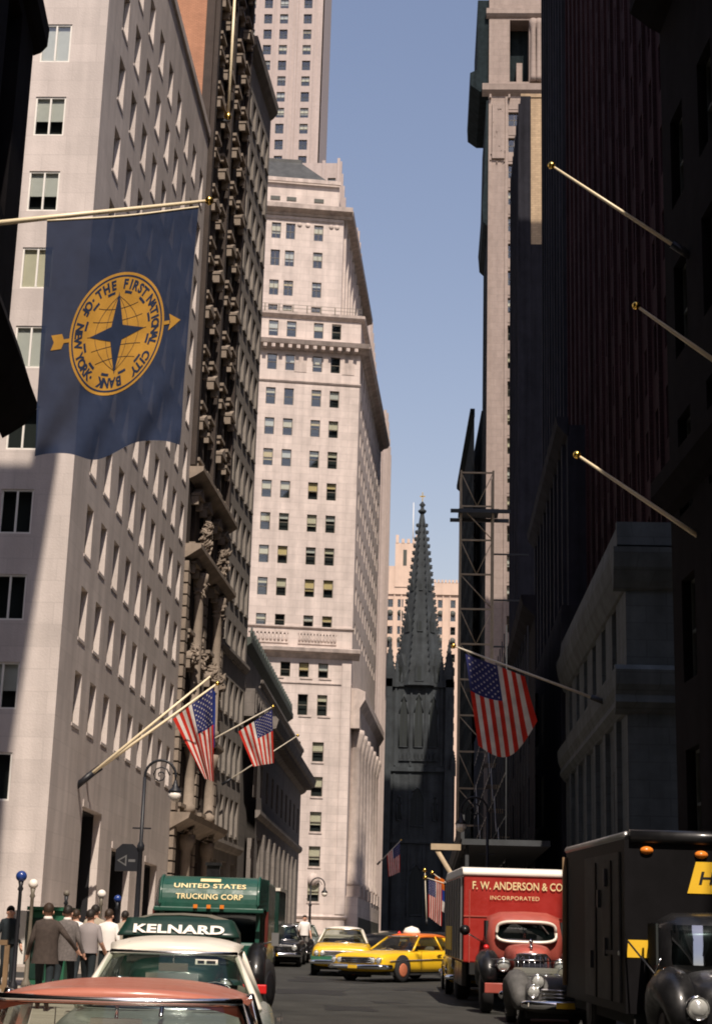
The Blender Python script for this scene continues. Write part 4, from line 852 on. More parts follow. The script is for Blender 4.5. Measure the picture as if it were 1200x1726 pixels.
for s_, a0, a1, up_ in words:
    n = len(s_)
    for i, ch in enumerate(s_):
        if ch == ' ': continue
        a = R(a0 + (a1 - a0) * (i + .5) / n)
        if ch not in _tc: _tc[ch] = text_data(ch, .045)
        vs, fs = _tc[ch]; mx = (max(v.x for v in vs) + min(v.x for v in vs)) / 2
        pts = []
        for v in vs:
            rr = .735 + v.y * .215 if up_ > 0 else .885 - v.y * .215; aa = a + up_ * (v.x - mx) * .2 / .82
            pts.append(onflag(rr * math.sin(aa), rr * math.cos(aa), .013))
        b.add(pts, fs)
for a in (R(217), R(-42)): b.add([onflag(.81 * math.sin(a) + .025 * math.cos(t), .81 * math.cos(a) + .025 * math.sin(t), .013) for t in [k * .785 for k in range(8)]], [tuple(range(8))])
b.build('lettering', 'flag_navy', seal)
# ================================================================== street lamps, globes, kiosk
def crook_lamp(label, X, Y, top, rz, scale=1.0, signs=False):
    z0 = gz(Y) + .15; h = top - z0; T = thing('street_lamp', label, 'street lamp', (X, Y, z0), rz, 'crook neck street lamps')
    r = .5
    MB().lathe([(.26, 0), (.26, .25), (.2, .35), (.17, 1.0), (.2, 1.1), (.12, 1.3), (.09, 1.5), (.075, h * .55), (.12, h * .56), (.12, h * .58), (.06, h * .6), (.055, h - r - .05)], 12).build('post', 'iron', T)
    MB().box(-.3, .3, -.015, .015, h * .66, h * .66 + .05).build('ladder_bar', 'iron', T)
    MB().tube([(0, 0, h - r - .1)] + [(r - r * math.cos(t), 0, h - r + r * math.sin(t)) for t in [i * math.pi / 12 for i in range(13)]] + [(2 * r, 0, h - r - .15)], .045, 8).build('crook', 'iron', T)
    MB().tube([(r + .3 * (1 - k / 16) * math.cos(k * .75), 0, h - r + .02 + .3 * (1 - k / 16) * math.sin(k * .75)) for k in range(15)], .022, 6).build('scroll', 'iron', T)
    MB().lathe([(.03, -.1), (.06, -.2), (.1, -.35), (.2, -.45), (.23, -.52)], 12, (2 * r, 0, h - r)).build('lamp_hood', 'iron', T)
    MB().lathe([(.21, -.52), (.2, -.66), (.13, -.78), (.01, -.82)], 12, (2 * r, 0, h - r)).build('lamp_glass', 'globe_white', T)
    return T, h
T, h = crook_lamp('black crook neck street lamp with one way sign before the limestone block', -9.1, 53, 7.75, 0)
sg = MB().box(-.78, -.05, -.05, .05, 2.95, 3.62).add([(-.78, -.05, 3.62), (-.05, -.05, 3.62), (-.25, -.05, 3.8), (-.58, -.05, 3.8), (-.78, .05, 3.62), (-.05, .05, 3.62), (-.25, .05, 3.8), (-.58, .05, 3.8)], [(0, 1, 2, 3), (7, 6, 5, 4), (3, 2, 6, 7), (0, 3, 7, 4), (1, 5, 6, 2)]).build('sign_box', 'iron', T)
MB().add([(-.72, -.056, 3.28), (-.42, -.056, 3.46), (-.42, -.056, 3.10)], [(0, 2, 1)]).build('arrow_edge', 'steel', sg); MB().add([(-.65, -.06, 3.28), (-.46, -.06, 3.39), (-.46, -.06, 3.17)], [(0, 2, 1)]).build('arrow', 'ink', sg)
MB().box(-.36, -.14, -.056, -.05, 3.24, 3.32).build('sign_print', 'steel', sg)
crook_lamp('slim crook neck street lamp before the white marble skyscraper', -8.2, 120, 7.15, 0)
crook_lamp('dark crook neck street lamp in shade on the right kerb', 2.3, 63, 7.75, math.pi)
def globe_post(label, px, py, Y, col, r=.17):
    c = P(px, py, Y); z0 = gz(Y) + .15; T = thing('globe_lamp', label, 'globe lamp', (c.x, Y, z0), 0, 'subway globe lamps'); h = c.z - z0
    MB().lathe([(.1, 0), (.1, .15), (.05, .25), (.038, h - .3), (.065, h - .26), (.04, h - .2), (.06, h - r * .9)], 10).build('post', 'iron' if col != 'globe_white' else 'frame_bronze', T)
    MB().lathe([(.01, -r)] + [(r * math.cos(a), r * math.sin(a)) for a in [-1.2 + .3 * i for i in range(9)]] + [(.01, r)], 16, (0, 0, h)).build('globe', col, T)
globe_post('blue glass globe lamp nearest the left edge', 37, 1477, 34.5, 'globe_blue', .115)
globe_post('white glass globe lamp beside the nearest blue one', 57, 1490, 36, 'globe_white', .105)
globe_post('white glass globe lamp in front of the first bank doorway', 172, 1507, 44, 'globe_white', .115)
globe_post('small blue glass globe lamp in front of the second doorway', 199, 1515, 46, 'globe_blue', .105)
globe_post('dim unlit small globe lamp between the two pairs of globes', 113, 1506, 45, 'frame_bronze', .085)
def rail(label, x0, x1, Y, mt, hh, name='subway_railing'):
    z0 = gz(Y) + .15; T = thing(name, label, 'railing', (x0, Y, z0))
    MB().box(0, x1 - x0, -.04, .04, hh - .1, hh).build('top_rail', mt, T); MB().box(0, x1 - x0, -.03, .03, .08, .16).build('bottom_rail', mt, T)
    n = max(3, int((x1 - x0) / .22))
    for i in range(n + 1): MB().box((x1 - x0) * i / n - .05, (x1 - x0) * i / n + .05, -.028, .028, 0, hh - .1).build('board', mt, T)
rail('brown wooden railing of the subway stair at the left edge', -10.2, -8.55, 34.5, 'wood_brown', 1.05)
ks = thing('green_kiosk', 'dark green boxed newspaper stand behind the walking men', 'kiosk', loc(-8.3, 37))
ks.location.z += .15
MB().box(-.42, .42, 0, 1.0, 0, 1.66).build('cabinet', 'kiosk_green', ks, bevel=.03); MB().box(-.48, .48, -.08, 1.08, 1.66, 1.74).build('lid', 'kiosk_green', ks); MB().box(-.4, .0, -.02, 0, .2, 1.5).build('door', 'dark_green', ks); MB().box(-.95, -.52, .1, .5, .5, 1.65).build('poster_board', 'blind_grey', ks)
# ================================================================== vehicles (front towards local -y)
def vroot(name, label, cat, X, Y, rz, group=None):
    T = thing(name, label, cat, (X, Y, gz(Y) + .004), rz, group); T.rotation_euler = (GRADE, 0, rz); return T
_wh = {}
def wheel(T, x, y, r=.36, wd=.2, hub='chrome', turn=0.):
    key = (r, wd, hub)
    if key not in _wh:
        ty = MB().lathe([(r * .55, -wd / 2), (r * .9, -wd / 2), (r, -wd * .32), (r, wd * .32), (r * .9, wd / 2), (r * .55, wd / 2)], 22, axis='x').mesh('wheel', 'tyre')
        rm = MB().lathe([(.01, wd * .58), (r * .3, wd * .60), (r * .42, wd * .53), (r * .56, wd * .56), (r * .6, wd * .4)], 18, axis='x').lathe([(.01, -wd * .58), (r * .3, -wd * .60), (r * .42, -wd * .53), (r * .56, -wd * .56), (r * .6, -wd * .4)], 18, axis='x').mesh('rim', hub)
        _wh[key] = (ty, rm)
    o = link('wheel', _wh[key][0], T, (x, y, r), turn); link('rim', _wh[key][1], o); return o
def lamp(T, x, y, z, r, mt='headlamp', rim='chrome', name='headlight', d=.05):
    o = MB().lathe([(r * 1.2, .04), (r * 1.22, -.02), (r * 1.12, -d), (r, -d * .8), (r, .04)], 16, axis='y').build(name, rim, T, (x, y, z))
    MB().lathe([(.005, -d * 1.5), (r * .5, -d * 1.3), (r * .85, -d * .95), (r * 1.02, -d * .5)], 16, axis='y').build('lens', mt, o); return o
def hull(st):
    rings = []
    for (y, wd, zb, zt, sh) in st:      # y, half width, bottom, top, shoulder drop
        half = [(0, zb), (wd * .82, zb), (wd * .97, zb + .1), (wd, zb + (zt - zb) * .45), (wd * .97, zt - sh), (wd * .80, zt - sh * .15), (wd * .4, zt + .01), (0, zt + .02)]
        rings.append([Vector((x, y, z)) for x, z in half] + [Vector((-x, y, z)) for x, z in reversed(half[1:-1])])
    return rings
def car(name, label, X, Y, rz, Lc=5.2, W=1.95, H=1.48, hood=.93, belt=.98, trunk=.92, body='sage_paint', roof='cream_paint', ya=-.75, yr1=-.25, yr2=1.15, yb=1.75,
        wr=.60, wb=.82, quad=True, grille='black_paint', drop=.06, sign=None, hub='chrome', group=None, pillar=None, cat='car', openroof=False, fins=0.):
    T = vroot(name, label, cat, X, Y, rz, group); h = W / 2; f = -Lc / 2; pil = pillar or roof
    st = [(f, h * .86, .42, hood * .80, .06), (f + .04, h * .94, .36, hood * .90, .08), (f + .25, h, .28, hood * .97, .08), (f + .9, h, .24, hood, .07), (ya - .1, h, .22, belt - .03, .06),
          (0.3, h, .22, belt, .05), (yb, h, .24, belt - .02, .05), (-f - .6, h, .26, trunk, .06), (-f - .1, h * .96, .34, trunk * .93, .08), (-f, h * .88, .42, trunk * .8, .06)]
    bd = MB().loft(hull(st)).build('body', body, T, subsurf=2)
    zr = H - drop; gb = belt - .01
    if not openroof:
        def RF(u, v):
            x = -1 + 2 * u; y = yr1 + (yr2 - yr1) * v
            return (x * (wr + .05 * math.sin(v * math.pi)), y - .12 * (1 - x * x) * (1 - v) ** 3 + .1 * (1 - x * x) * v ** 3, H - .075 * abs(x) ** 3 - (drop - .02) * (2 * v - 1) ** 4)
        MB().grid(RF, 16, 10).build('roof', roof, T, solid=.05)
        def bar(a, b_, r, nm='pillar', mt=pil): return MB().tube([a, b_], r, 6).build(nm, mt, T)
        for s_ in (-1, 1):
            bar((s_ * wb * 1.0, ya, gb), (s_ * wr, yr1 + .02, zr - .06), .034); bar((s_ * (wb + .02), (ya + yb) / 2 + .15, gb), (s_ * (wr + .03), (yr1 + yr2) / 2 + .05, zr - .03), .03)
            MB().add([(s_ * wb, yb - .45, gb), (s_ * wb * .97, yb, gb), (s_ * wr * .96, yr2 + .02, zr - .05), (s_ * wr, yr2 - .32, zr - .05)], [(0, 1, 2, 3)]).build('rear_pillar', pil, T, solid=.04)
            MB().add([(s_ * wb, ya + .1, gb), (s_ * wb, yb - .4, gb), (s_ * wr, yr2 - .3, zr - .05), (s_ * wr, yr1 + .08, zr - .05)], [(0, 1, 2, 3)]).build('side_window', 'car_glass', T)
        def WS(u, v):
            x = -1 + 2 * u; q = (1 - x * x) ** .7
            return (x * (wb * (1 - v) + wr * v) * .99, (ya * (1 - v) + yr1 * v) - .22 * q * (1 - v) - .12 * q * v, gb + (zr - gb - .03) * v)
        MB().grid(WS, 14, 6).build('windscreen', 'car_glass', T)
        MB().tube([WS(i / 14, 1.0) for i in range(15)], .022, 6).build('windscreen_trim', 'chrome', T); MB().tube([WS(i / 14, 0.0) for i in range(15)], .016, 6).build('windscreen_trim', 'chrome', T)
        MB().grid(lambda u, v: ((-1 + 2 * u) * (wb * (1 - v) + wr * v) * .95, (yb * (1 - v) + yr2 * v) + .1 * (1 - (-1 + 2 * u) ** 2), gb + (zr - gb - .03) * v), 10, 4).build('rear_window', 'car_glass', T)
    # cabin
    MB().box(-wb * .9, wb * .9, ya + .15, ya + .4, gb - .25, gb + .02).build('dashboard', 'black_paint', T, bevel=.04)
    for yy in (ya + 1.15, ya + 2.05): MB().box(-wb * .86, wb * .86, yy, yy + .18, .5, gb + .12).build('seat', 'seat_cloth', T, bevel=.07)
    sw_ = [(.38 + .2 * math.cos(a), ya + .52 + .08 * math.sin(a), gb + .02 + .18 * math.sin(a)) for a in [i * math.pi / 10 for i in range(21)]]
    MB().tube(sw_, .016, 6).tube([sw_[0], sw_[10]], .012, 5).tube([(.38, ya + .5, gb), (.38, ya + .2, gb - .15)], .02, 5).build('steering_wheel', 'black_paint', T)
    if not openroof: MB().box(-.13, .13, yr1 - .01, yr1 + .02, zr - .19, zr - .12).tube([(0, yr1, zr - .13), (0, yr1 + .02, zr)], .01, 5).build('mirror', 'chrome', T)
    for s_ in (-1, 1): MB().tube([(s_ * .25, ya - .24, gb + .03), (s_ * .02, ya - .25, gb + .07)], .009, 5).build('wiper', 'chrome', T)
    # front end
    gz_ = hood * .72
    MB().box(-h * .62, h * .62, f - .015, f + .05, gz_ - .1, gz_ + .09).build('grille', grille, T, bevel=.03)
    for k in range(3): MB().tube([(-h * .6, f - .02, gz_ - .06 + .06 * k), (h * .6, f - .02, gz_ - .06 + .06 * k)], .008, 5).build('grille_bar', 'chrome', T)
    for s_ in (-1, 1):
        xs_ = (h * .62, h * .82) if quad else (h * .78,)
        for xx in xs_: lamp(T, s_ * xx, f + .0, gz_ + (0 if quad else .04), .075 if quad else .095)
        MB().box(s_ * h * .8 - .09, s_ * h * .8 + .09, f - .1, f - .05, .42, .48).build('side_lamp', 'lamp_white', T)
    bp = [(-h * 1.0, f + .35, .45), (-h * .99, f + .02, .45), (-h * .8, f - .09, .45), (0, f - .14, .45), (h * .8, f - .09, .45), (h * .99, f + .02, .45), (h * 1.0, f + .35, .45)]
    MB().tube(bp, .075, 8).build('bumper', 'chrome', T); MB().box(-.16, .16, f - .22, f - .2, .4, .5).build('number_plate', 'yellow_sign', T)
    MB().tube([(x, -y, z) for x, y, z in bp], .075, 8).build('bumper', 'chrome', T)
    for s_ in (-1, 1):
        MB().lathe([(.01, 0), (.07, -.02), (.075, .03)], 12, axis='y').build('tail_light', 'lamp_red', T, (s_ * h * .8, -f + .01, .7))
        MB().tube([(s_ * (h + .004), f + .3, .62), (s_ * (h + .006), 0, .66), (s_ * (h + .004), -f - .3, .62)], .014, 5).build('side_trim', 'chrome', T)
        for yy in (f + .95, -f - 1.1):
            MB().lathe([(.01, 0), (.40, .0), (.40, .012), (.01, .012)], 24, axis='x').build('wheel_arch', 'rubber', T, (s_ * (h - .006) - .006, yy, .40))
            wheel(T, s_ * (h - .085), yy, .35, .2, hub)
        MB().tube([(s_ * (h + .003), ya + .15, gb - .02), (s_ * (h + .003), ya + .15, .32)], .006, 4).build('door_seam', 'rubber', T); MB().box(s_ * h - .02, s_ * h + .03, ya + 1.0, ya + 1.2, gb - .14, gb - .11).build('door_handle', 'chrome', T)
    MB().box(-h * .9, h * .9, f + .3, -f - .3, .2, .3).build('underside', 'rubber', T)
    return T, dict(h=h, f=f, belt=gb, zr=zr)
# salmon car nearest to the camera
T, q = car('salmon_car', 'salmon pink car cut off by the bottom edge, chrome trim over its windscreen', -1.62, 9.35, .1, H=1.43, body='salmon', roof='salmon', pillar='chrome', drop=.03, ya=-1.35, yr1=-.75, yr2=.85, yb=1.5, wr=.63, wb=.79, belt=.94)
T, q = car('two_tone_car', 'cream roofed grey green car behind the salmon car, sticker in windscreen', -2.33, 16.0, .1, H=1.60, drop=.11, body='sage_paint', roof='cream_paint', ya=-1.3, yr1=-.75, yr2=.9, yb=1.55, wr=.57, wb=.78, belt=1.02, hood=.97, quad=False)
stk = MB(); stk.box(.2, .4, -.93, -.925, 1.37, 1.415).build('windscreen_sticker', 'white_letters', T); MB().box(.22, .28, -.934, -.931, 1.38, 1.405).build('sticker_print', 'ink', T); MB().box(.3, .38, -.934, -.931, 1.38, 1.405).build('sticker_print', 'ink', T); MB().tube([(0, -2.45, 1.0), (0, -2.3, 1.07), (0, -2.1, 1.06)], .02, 6).build('hood_ornament', 'chrome', T)
MB().box(.62, .68, -.98, -.975, 1.08, 1.14).build('inspection_sticker', 'white_letters', T)
# dark green panel van with lettering on its forehead
T = vroot('panel_van', 'dark green panel van with white lettering across the front of its rounded roof', 'van', -3.58, 24.9, .1)
T.location.z += .09
rings = []
for (y, wd, zt) in ((-.95, .70, 1.60), (-.85, .80, 1.69), (-.5, .84, 1.715), (.5, .86, 1.72), (2.0, .86, 1.71), (2.35, .84, 1.66)):
    prof = [(-wd, .5), (-wd * 1.01, 1.15), (-wd * .98, zt - .26), (-wd * .86, zt - .09), (-wd * .5, zt - .015), (0, zt), (wd * .5, zt - .015), (wd * .86, zt - .09), (wd * .98, zt - .26), (wd * 1.01, 1.15), (wd, .5)]
    rings.append([Vector((x, y, z)) for x, z in prof])
MB().loft(rings).build('body', 'dark_green', T)
MB().loft([[Vector((p.x * .965, p.y, p.z + .012)) for p in r_[3:8]] for r_ in rings[1:]], closed=False, cap=False).build('roof_panel', 'olive_top', T)
vis = MB().grid(lambda u, v: ((-1 + 2 * u) * (.86 - .12 * v), -1.12 - .05 * (1 - (2 * u - 1) ** 2) + .24 * v, 1.42 + .235 * v), 16, 4).build('visor', 'dark_green', T, solid=.03)
lettering('KELNARD', .155, 1.28, T, lambda x, y: (x, -1.135 - .05 * (1 - (x / .86) ** 2) + .24 * (y + .02) / .235 - .012, 1.455 + y), 'white_letters', .035, 1.05)
MB().box(-.72, .72, -.97, -.94, 1.05, 1.38).build('windscreen', 'sky_glass', T)
MB().loft(hull([(-2.35, .52, .55, .95, .1), (-2.3, .58, .5, 1.02, .1), (-1.5, .66, .5, 1.1, .1), (-.9, .74, .5, 1.14, .1)])).build('hood', 'dark_green', T, subsurf=1)
for s_ in (-1, 1):
    MB().loft(hull([(-2.4, .16, .45, .7, .1), (-2.2, .24, .4, .86, .1), (-1.7, .26, .4, .9, .1), (-1.0, .2, .45, .7, .1)])).build('fender', 'dark_green', T, (s_ * .72, 0, 0), subsurf=1); lamp(T, s_ * .7, -2.42, .78, .1)
    wheel(T, s_ * .72, -1.7, .36, .2); wheel(T, s_ * .72, 1.4, .36, .2)
MB().tube([(-.95, -2.5, .5), (.95, -2.5, .5)], .07, 8).build('bumper', 'chrome', T); MB().box(-.35, .35, -2.42, -2.38, .6, .95).build('grille', 'chrome', T)
# green trucking company lorry with a curved forehead over the cab
T = vroot('green_lorry', 'green lorry with a curved overhanging forehead, cream lettering and red bumper', 'truck', -4.28, 33.6, .06)
hw = 1.13
def FH(t):  # forehead profile, from bottom edge up and over
    return (-.62 + .62 * t ** 2.2, 1.93 + .62 * math.sin(t * math.pi / 2))
pts = [FH(i / 10) for i in range(11)] + [(.5, 2.56), (5.2, 2.56), (5.2, 1.93)]
MB().profile([(y, z) for y, z in pts], -hw + .16, hw - .16).build('box_roof', 'green_paint', T, bevel=.02)
MB().box(-hw, hw, .55, 5.2, .75, 2.5).build('box_body', 'green_paint', T, bevel=.05)
for s_ in (-1, 1):
    MB().add([(s_ * (hw - .16), y, z) for y, z in pts[:11]] + [(s_ * hw, .05 + .9 * (i / 10), 1.93 + .6 * math.sin(i / 10 * math.pi / 2)) for i in range(11)], [(i, i + 1, 12 + i, 11 + i) for i in range(10)]).build('box_shoulder', 'dark_green', T)
    MB().box(s_ * hw - .04, s_ * hw + .02, .1, .5, 1.2, 1.9).build('cab_door', 'red_dark', T)
    MB().tube([(s_ * (hw - .17), y - .01, z) for y, z in pts[:11]], .035, 6).build('edge_trim', 'green_paint', T)
def onFH(x, y): 
    t = max(0, min(1, y)); yy, zz = FH(t); return (x, yy - .015, zz + .004)
lettering('UNITED STATES', .17, 1.42, T, lambda x, y: onFH(x, .43 + y * .98), 'cream_letters', .02, 1.05)
lettering('TRUCKING CORP', .16, 1.32, T, lambda x, y: onFH(x, .18 + y * .98), 'cream_letters', .02, 1.05)
MB().add([onFH(x, y) for x, y in ((-.2, .62), (.2, .62), (.2, .74), (-.2, .74))], [(0, 1, 2, 3)]).build('emblem_plate', 'cream_letters', T)
MB().box(-hw + .05, hw - .05, -.66, -.6, 1.86, 1.95).build('forehead_rim', 'green_paint', T, bevel=.02)
for k in (-1, 0, 1): MB().box(k * .26 - .04, k * .26 + .04, -.7, -.64, 1.93, 2.0).build('marker_lamp', 'lamp_orange', T)
MB().box(-hw + .12, hw - .16, -.3, .55, .85, 1.3).build('cab_front', 'green_paint', T, bevel=.06)
MB().box(-.9, .92, -.26, -.22, 1.3, 1.86).build('windscreen', 'sky_glass', T); MB().box(-.99, -.9, -.3, .5, 1.3, 1.86).build('cab_pillar', 'green_paint', T); MB().box(.92, 1.0, -.3, .5, 1.3, 1.86).build('cab_pillar', 'green_paint', T); MB().box(-.04, .04, -.28, -.26, 1.3, 1.86).build('cab_pillar', 'green_paint', T); MB().box(-.9, .92, .45, .5, 1.3, 1.9).build('cab_rear', 'interior', T)
MB().loft(hull([(-1.25, .45, .55, 1.05, .08), (-1.2, .5, .5, 1.15, .08), (-.3, .56, .5, 1.22, .08)])).build('hood', 'green_paint', T, subsurf=1); MB().box(-.36, .36, -1.29, -1.24, .6, 1.05).build('grille', 'chrome', T, bevel=.02)
for s_ in (-1, 1):
    MB().tube([(s_ * .98, -.45 + .62 * math.cos(a), .52 + .6 * math.sin(a)) for a in [i * math.pi / 10 for i in range(11)]], .2, 8).build('fender', 'black_paint', T)
    lamp(T, s_ * .72, -1.05, .95, .11); MB().lathe([(.01, -.05), (.06, -.02), (.06, .05)], 10, axis='y').build('turn_lamp', 'lamp_orange', T, (s_ * 1.05, -.98, .82))
    wheel(T, s_ * 1.12, -.45, .5, .26, 'iron', -.25); wheel(T, s_ * .92, 3.6, .5, .3, 'iron')
    MB().tube([(s_ * 1.0, -.2, 1.25), (s_ * 1.32, -.4, 1.35)], .018, 5).box(s_ * 1.32 - .07, s_ * 1.32 + .07, -.43, -.4, 1.25, 1.5).build('wing_mirror', 'steel', T)
MB().box(-1.22, 1.22, -1.45, -1.33, .38, .55).build('bumper', 'lamp_red', T, bevel=.02)
MB().box(-.13, .13, .15, .42, 2.56, 2.78).box(-.16, .16, .1, .45, 2.78, 2.84).build('roof_vent', 'black_paint', T)
# dark green lorry behind it
T = vroot('far_green_lorry', 'plain dark green lorry with pale roof edge, half hidden behind the lettered one', 'truck', -6.55, 62, .03)
MB().box(-1.15, 1.15, .4, 5, .9, 2.75).build('box_body', 'dark_green', T, bevel=.04); MB().box(-1.18, 1.18, .36, 5.04, 2.75, 2.86).build('roof_edge', 'cream_paint', T); MB().box(-1.0, 1.0, -.6, .4, .6, 1.9).build('cab', 'black_paint', T, bevel=.1); MB().box(-.85, .85, -.64, -.6, 1.2, 1.75).build('windscreen', 'sky_glass', T)
for s_ in (-1, 1): wheel(T, s_ * .95, -.1, .48, .25, 'iron'); wheel(T, s_ * .95, 3.6, .48, .25, 'iron'); lamp(T, s_ * .75, -.66, .85, .1)
MB().box(-1.1, 1.1, -.85, -.75, .4, .58).build('bumper', 'chrome', T)
# taxis
T, q = car('yellow_green_taxi', 'front facing taxi, yellow above and dark green below, far left lane', -2.75, 57.2, .03, body='yellow_paint', roof='cream_paint', H=1.56, hood=1.0, belt=1.04, grille='chrome', group='taxis')
MB().box(-q['h'] * .99, q['h'] * .99, q['f'] - .03, q['f'] + .0, .48, .62).build('front_band', 'kiosk_green', T); MB().box(-q['h'] - .012, -q['h'] + .02, q['f'] + .3, 2.2, .3, .66).build('lower_panel', 'kiosk_green', T); MB().box(q['h'] - .02, q['h'] + .012, q['f'] + .3, 2.2, .3, .66).build('lower_panel', 'kiosk_green', T)
def taxi_sign(T, y=.2, z=1.46):
    MB().lathe([(.26, 0), (.28, .06), (.2, .18), (.01, .24)], 14, (0, y, z)).build('roof_sign', 'lamp_white', T); MB().lathe([(.05, 0), (.06, .06), (.01, .12)], 10, (-.48, y, z - .03)).build('roof_lamp', 'lamp_red', T)
T, q = car('turning_taxi', 'yellow taxi with orange roof turning across the middle of the street', -.45, 53.0, -.62, Lc=5.4, W=2.05, H=1.42, hood=.88, belt=.92, trunk=.88, body='yellow_paint', roof='orange_paint', pillar='yellow_paint', hub='hubcap', group='taxis', ya=-.95, yr1=-.35)
taxi_sign(T, .1, 1.40)
T, q = car('hidden_taxi', 'yellow taxi mostly hidden behind the left side of the red truck', 1.5, 45.6, .02, body='yellow_paint', roof='orange_paint', H=1.5, group='taxis', hood=.96, belt=1.0, quad=False); taxi_sign(T, .1, 1.48)
for i, (px, Y, bc) in enumerate(((470, 66, 'black_paint'), (488, 72, 'black_paint'), (505, 80, 'sage_paint'))):
    c = P(px, 1600, Y); car('parked_car', ('dark parked car just past the green lorries, nearest of three', 'dark parked car in the middle of three beyond the green lorries', 'grey parked car, farthest of three beyond the green lorries')[i], c.x, Y, .02, H=1.55, body=bc, roof=bc, group='cars parked at the left kerb', quad=False)
# red truck
T = vroot('red_truck', 'red box truck with cream lettering above its old rounded cab', 'truck', 2.08, 37.2, .05)
hw = 1.24; TOP = 2.87
MB().box(-hw, hw, 0, 6.0, .95, TOP - .02).build('box_body', 'red_paint', T, bevel=.03)
MB().box(-hw - .025, -hw - .002, .12, 5.95, 1.0, TOP - .1).build('side_panel', 'old_panel', T)
for k in range(7): MB().box(-hw - .055, -hw - .025, .15 + .88 * k, .24 + .88 * k, 1.0, TOP - .1).build('side_rib', 'steel', T)
MB().box(-hw - .055, -hw - .025, 3.2, 5.2, 1.15, 1.7).build('painted_side_reflection', 'yellow_sign', T)  # yellow box painted in as a reflection along the truck side
MB().profile([(-.04, TOP - .06), (-.05, TOP + .02), (.05, TOP + .1), (.5, TOP + .13), (5.5, TOP + .13), (6.04, TOP + .02), (6.04, TOP - .06)], -hw - .03, hw + .03).build('roof', 'white_letters', T, bevel=.03)
lettering('F. W. ANDERSON & CO', .235, 1.98, T, lambda x, y: (x - .06, -.035, 2.52 + y), 'cream_letters', .012)
lettering('INCORPORATED', .12, 1.08, T, lambda x, y: (x - .12, -.035, 2.30 + y), 'cream_letters', .0, 1.1)
MB().box(-hw + .12, -hw + .14, -.02, 0, .95, 2.5).box(-hw, hw, -.02, 0, 1.92, 1.95).build('box_moulding', 'faded_red', T)
cab = []
for (y, wd, zt, zb) in ((-1.22, .66, 1.80, 1.15), (-1.12, .76, 1.98, 1.0), (-.8, .80, 2.06, .8), (-.35, .81, 2.06, .8), (-.06, .78, 2.02, .8)):
    cab.append([Vector((x, y, z)) for x, z in ((-wd, zb), (-wd * 1.02, zb + (zt - zb) * .55), (-wd * .93, zt - .12), (-wd * .6, zt - .02), (0, zt), (wd * .6, zt - .02), (wd * .93, zt - .12), (wd * 1.02, zb + (zt - zb) * .55), (wd, zb))])
MB().loft(cab).build('cab', 'faded_red', T)
def ring(w0, w1, z0, z1, y, n=28, p=4):
    o = []
    for k in range(n):
        a = 2 * math.pi * k / n; c, s_ = math.cos(a), math.sin(a); o.append((math.copysign(abs(c) ** (2 / p), c) * (w0 if s_ < 0 else w1) , y + .06 * (abs(c) ** 3), (z0 + z1) / 2 + math.copysign(abs(s_) ** (2 / p), s_) * (z1 - z0) / 2))
    return o
rg = ring(.64, .62, 1.42, 1.84, -1.33); MB().tube(rg + rg[:1], .035, 6).build('windscreen_frame', 'cream_paint', T); MB().add(rg, [tuple(range(28))]).build('windscreen', 'sky_glass', T); MB().add([(x, y + .035, z) for x, y, z in rg], [tuple(range(28))]).build('cab_interior', 'interior', T)
for x in (-.3, .25): MB().tube([(x, -1.31, 1.86), (x + .22, -1.3, 1.6)], .012, 5).build('wiper', 'steel', T)
for s_ in (-1, 1): MB().box(s_ * .8 - .02, s_ * .8 + .03, -.85, -.3, 1.45, 1.85).build('side_window', 'interior', T)
MB().loft(hull([(-2.25, .30, .9, 1.22, .1), (-2.18, .36, .8, 1.30, .12), (-1.8, .44, .75, 1.36, .12), (-1.15, .62, .75, 1.42, .12)])).build('hood', 'faded_red', T, subsurf=1)
MB().tube([(0, -2.22, 1.3), (0, -2.1, 1.42)], .03, 6).lathe([(.01, -.04), (.05, 0), (.01, .06)], 8, (0, -2.12, 1.44)).build('hood_ornament', 'chrome', T)
MB().box(-.32, .32, -2.3, -2.24, .62, 1.2).build('radiator', 'black_paint', T)
for k in range(6): MB().tube([(-.28 + .112 * k, -2.33, .62), (-.28 + .112 * k, -2.33, 1.16)], .012, 5).build('grille_bar', 'chrome', T)
for w_ in (.36, .24): MB().tube([(-w_, -2.42, .5), (-w_, -2.42, 1.1), (-w_ + .08, -2.42, 1.2), (w_ - .08, -2.42, 1.2), (w_, -2.42, 1.1), (w_, -2.42, .5)], .02, 6).build('guard_hoop', 'chrome', T)
MB().tube([(-.85, -2.4, 1.08), (.85, -2.4, 1.08)], .014, 6).build('guard_bar', 'chrome', T)
for s_ in (-1, 1):
    MB().tube([(s_ * .86, -1.7 + .56 * math.cos(a), .5 + .55 * math.sin(a)) for a in [-.25 + i * math.pi / 9 for i in range(10)]], [.14, .2, .23, .24, .24, .24, .24, .23, .2, .14], 10).build('fender', 'black_paint', T)
    lamp(T, s_ * .58, -2.3, .98, .12); wheel(T, s_ * .88, -1.7, .48, .24, 'iron'); wheel(T, s_ * .95, 4.2, .5, .34, 'iron')
    MB().tube([(s_ * .82, -1.0, 1.35), (s_ * 1.28, -1.25, 1.6)], .016, 5).build('mirror_arm', 'chrome', T); MB().lathe([(.01, -.02), (.11, 0), (.01, .03)], 14, (s_ * 1.3, -1.27, 1.64), axis='y').build('wing_mirror', 'black_paint', T)
    MB().lathe([(.01, -.06), (.06, -.03), (.06, .04)], 10, (s_ * .85, -1.3, 1.3), axis='y').build('cab_lamp', 'lamp_red', T)
